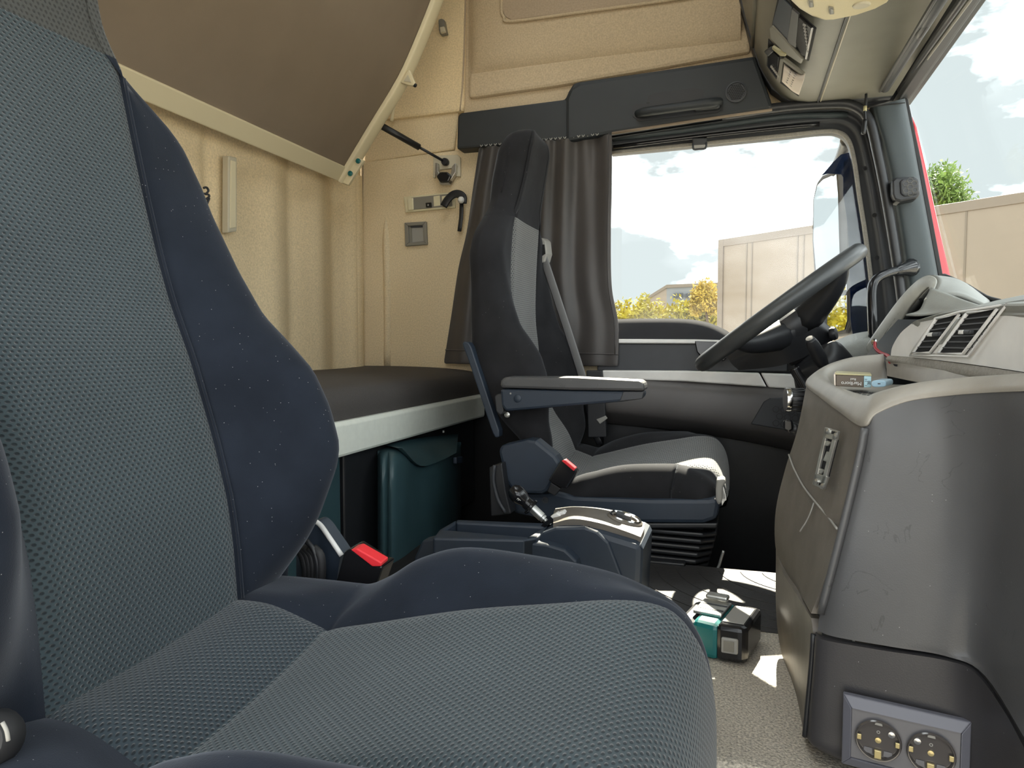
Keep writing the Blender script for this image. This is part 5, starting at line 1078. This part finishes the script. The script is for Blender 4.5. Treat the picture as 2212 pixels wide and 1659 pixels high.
# side mirror
mi = thing('side_mirror', 'large black door mirror with two glasses outside the driver window', 'mirror', P(1790, 700, Y=2.5))
MN = Vector((-.86, -.51, 0)).normalized(); MP = (P(1785, 500, Y=2.52), tuple(MN))
def mq(name, q, m, d=.04, lift=0, bw=.004): return prism(name, [P(u, v, pl=(MP[0] + MN * lift, MP[1])) for u, v in q], -MN * d, m, mi, bw)
mq('mirror_housing', [(1752, 520), (1754, 430), (1762, 395), (1775, 378), (1800, 368), (1815, 366), (1832, 380), (1834, 480), (1836, 560), (1834, 636), (1838, 700), (1830, 722), (1790, 728), (1776, 690), (1768, 640), (1757, 600)], K['rubber'], .05, 0, .010)
mq('main_glass', [(1757, 520), (1758, 430), (1766, 400), (1778, 388), (1806, 376), (1810, 420), (1812, 500), (1814, 560), (1828, 580), (1828, 626), (1776, 634), (1763, 590)], K['mirror'], .004, .003, 0)
mq('lower_glass', [(1780, 645), (1800, 640), (1828, 638), (1830, 690), (1824, 712), (1796, 720), (1782, 690)], K['mirror'], .004, .003, 0)
tube('mirror_arm', [P(1800, 372, Y=2.50), P(1812, 350, Y=2.46), P(1824, 318, Y=2.38), P(1832, 300, Y=2.31)], [.018, .016, .016, .022], K['black'], mi)
pp('arm_cover', [(1776, 378), (1800, 350), (1816, 334), (1846, 326), (1852, 350), (1850, 420), (1838, 470), (1834, 400), (1818, 376), (1790, 374)], K['defl'], mi, Y=2.36, d=(0, .006, 0), bw=0)
# blue smoked wind deflector on the door window
wd_ = pp('wind_deflector', [(1822, 350), (1850, 330), (1862, 400), (1874, 480), (1888, 610), (1900, 745), (1846, 745), (1838, 690), (1836, 560), (1830, 470), (1822, 420)], K['defl'], None, Y=2.27, d=(.0, .005, 0), bw=0)
tag(wd_, 'smoked blue wind deflector along the front edge of the driver window', 'deflector')
# yard
yd = box('yard_ground', (-90, -60, -1.62), (90, 120, -1.60), K['yard'], None, 0); struct(yd, 'pale concrete truck yard'); yd.name = 'floor_yard'
# box trailer across the yard
t0, t1 = P(1555, 518, Z=2.5), P(2212, 415, Z=2.5); td = (t1 - t0); td.z = 0
tl = thing('box_trailer', 'long cream box trailer parked across the yard', 'trailer', (t0.x, t0.y, -1.6))
tn = td.normalized(); tp = Vector((-tn.y, tn.x, 0));
if tp.y < 0: tp = -tp
LT = 9.5
def tq(name, x0, x1, z0, z1, off, th, m, bw=.004): return prism(name, [t0 + tn * x0 + tp * off + Vector((0, 0, z0 - 2.5)), t0 + tn * x1 + tp * off + Vector((0, 0, z0 - 2.5)), t0 + tn * x1 + tp * off + Vector((0, 0, z1 - 2.5)), t0 + tn * x0 + tp * off + Vector((0, 0, z1 - 2.5))], tp * th, m, tl, bw)
tq('trailer_box', 0, LT, -.35, 2.5, 0, 2.4, K['trailer'], .02)
tq('top_rail', -.01, LT, 2.36, 2.5, -.02, .03, K['trailer2'], .005)
tq('corner_post', -.02, .10, -.35, 2.5, -.025, .04, K['trailer2'], .005)
for x in (.62, .74, 1.68, 1.80, 3.15, 3.28, 4.35, 5.3, 5.5, 6.2, 7.2): tq('panel_seam', x, x + .025, -.35, 2.36, -.008, .02, K['seam'], 0)
tq('chassis', .2, LT, -.7, -.35, .2, 2.0, K['black'])
for x in (1.2, 2.5, 3.8):
    lathe('wheel', [(.0, -.15), (.46, -.15), (.5, -.1), (.5, .1), (.46, .15), (.0, .15)], t0 + tn * x + tp * .4 + Vector((0, 0, -1.1 - 2.5)), tp, K['rubber'], tl, 20)
# foliage builder: individual leaves gathered as one crown
def crown(name, blobs, n, size, m, parent, seed):
    rnd = random.Random(seed); vs_ = []; fs = []
    tot = sum(b[1][0] * b[1][1] * b[1][2] for b in blobs)
    for c, s in blobs:
        for _ in range(int(n * s[0] * s[1] * s[2] / tot)):
            while True:
                d = Vector((rnd.uniform(-1, 1), rnd.uniform(-1, 1), rnd.uniform(-1, 1)))
                if d.length < 1: break
            d = d * (.55 + .45 * rnd.random()); p = Vector(c) + Vector((d.x * s[0], d.y * s[1], d.z * s[2]))
            a = Vector((rnd.gauss(0, 1), rnd.gauss(0, 1), rnd.gauss(0, 1))).normalized(); b = a.orthogonal().normalized(); sz = size * rnd.uniform(.6, 1.3)
            k = len(vs_); vs_ += [p - a * sz, p + b * sz * .45, p + a * sz, p - b * sz * .45]; fs.append([k, k + 1, k + 2, k + 3])
    o = add(name, vs_, fs, m, parent, False); o['kind'] = 'stuff'; return o
def trunk(parent, base, h, r): return tube('trunk', [Vector(base), Vector(base) + Vector((.05 * h, 0, h * .5)), Vector(base) + Vector((0, .03 * h, h))], [r, r * .7, r * .4], K['bark'], parent, 3, 8)
# clipped hedge
h0, h1 = P(1240, 662, Y=24), P(1580, 656, Y=25)
hg = thing('hedge', 'sunlit yellow-green hedge seen low through the driver window', 'hedge', (h0.x, 24, -1.6))
crown('foliage', [((h0.x + (h1.x - h0.x) * k / 9, 24.5, .75 + .15 * math.sin(k * 2.1)), (.60, .8, 1.55)) for k in range(-8, 11)], 30000, .10, K['leaf'], hg, 3)
for k in range(5): trunk(hg, (h0.x + (h1.x - h0.x) * k / 4, 24.5, -1.6), 1.5, .05)
def bush(name, label, uv, Y, s, n, m, seed, sz=.07, grp=None):
    c = P(*uv, Y=Y); t = thing(name, label, 'tree', (c.x, Y, -1.6), grp)
    crown('foliage', [((c.x, Y, c.z), s), ((c.x + s[0] * .5, Y + .1, c.z - s[2] * .4), (s[0] * .7, s[1] * .7, s[2] * .7)), ((c.x - s[0] * .5, Y, c.z - s[2] * .5), (s[0] * .6, s[1] * .6, s[2] * .6))], n, sz, m, t, seed)
    trunk(t, (c.x, Y, -1.6), c.z + 1.6, .07); return t
bush('ochre_bush', 'ochre leafy bush rising above the hedge beside the trailer', (1522, 640), 22, (.48, .6, .62), 2600, K['leaf3'], 5, .06)
bush('green_tree', 'light green tree top above the trailer seen through the windshield', (2032, 412), 21, (.75, .7, .85), 3600, K['leaf2'], 8, .07)
# far industrial building
fb0, fb1 = P(1378, 650, Y=42), P(1600, 648, Y=42)
bd = thing('far_building', 'grey flat-roofed industrial building beyond the hedge', 'building', (fb0.x, 42, -1.6))
pp('wall', [(1440, 820), (1440, 617), (1600, 610), (1600, 820)], K['wallgrey'], bd, Y=42, d=(0, 8, 0), bw=0)
pp('gable_wall', [(1376, 820), (1376, 655), (1440, 617), (1440, 820)], K['trailer'], bd, Y=42, d=(0, 8, 0), bw=0)
pp('roof_edge', [(1374, 656), (1440, 615), (1602, 608), (1602, 614), (1440, 622), (1376, 660)], K['seam'], bd, Y=41.9, d=(0, 8, 0), bw=0)
for k in range(4): pp('window_strip', [(1455 + k * 26, 634), (1475 + k * 26, 633), (1475 + k * 26, 642), (1455 + k * 26, 643)], K['dark'], bd, Y=41.8, d=(0, .3, 0), bw=0)
# planting behind the cab, which the mirrors look back on
for k, (x, y, s) in enumerate(((-30, 9, 2.2), (-34, 14, 2.6), (-28, 18, 2.0), (-36, 22, 2.8))):
    t = thing('yard_tree', 'green tree at the rear edge of the yard reflected in the door mirror', 'tree', (x, y, -1.6), 'trees behind the cab')
    crown('foliage', [((x, y, 1.4), (s, s * 1.3, s * 1.25)), ((x + .5, y + 2, 1.0), (s, s, s))], 3500, .16, K['leaf'], t, 20 + k); trunk(t, (x, y, -1.6), 2.2, .15)
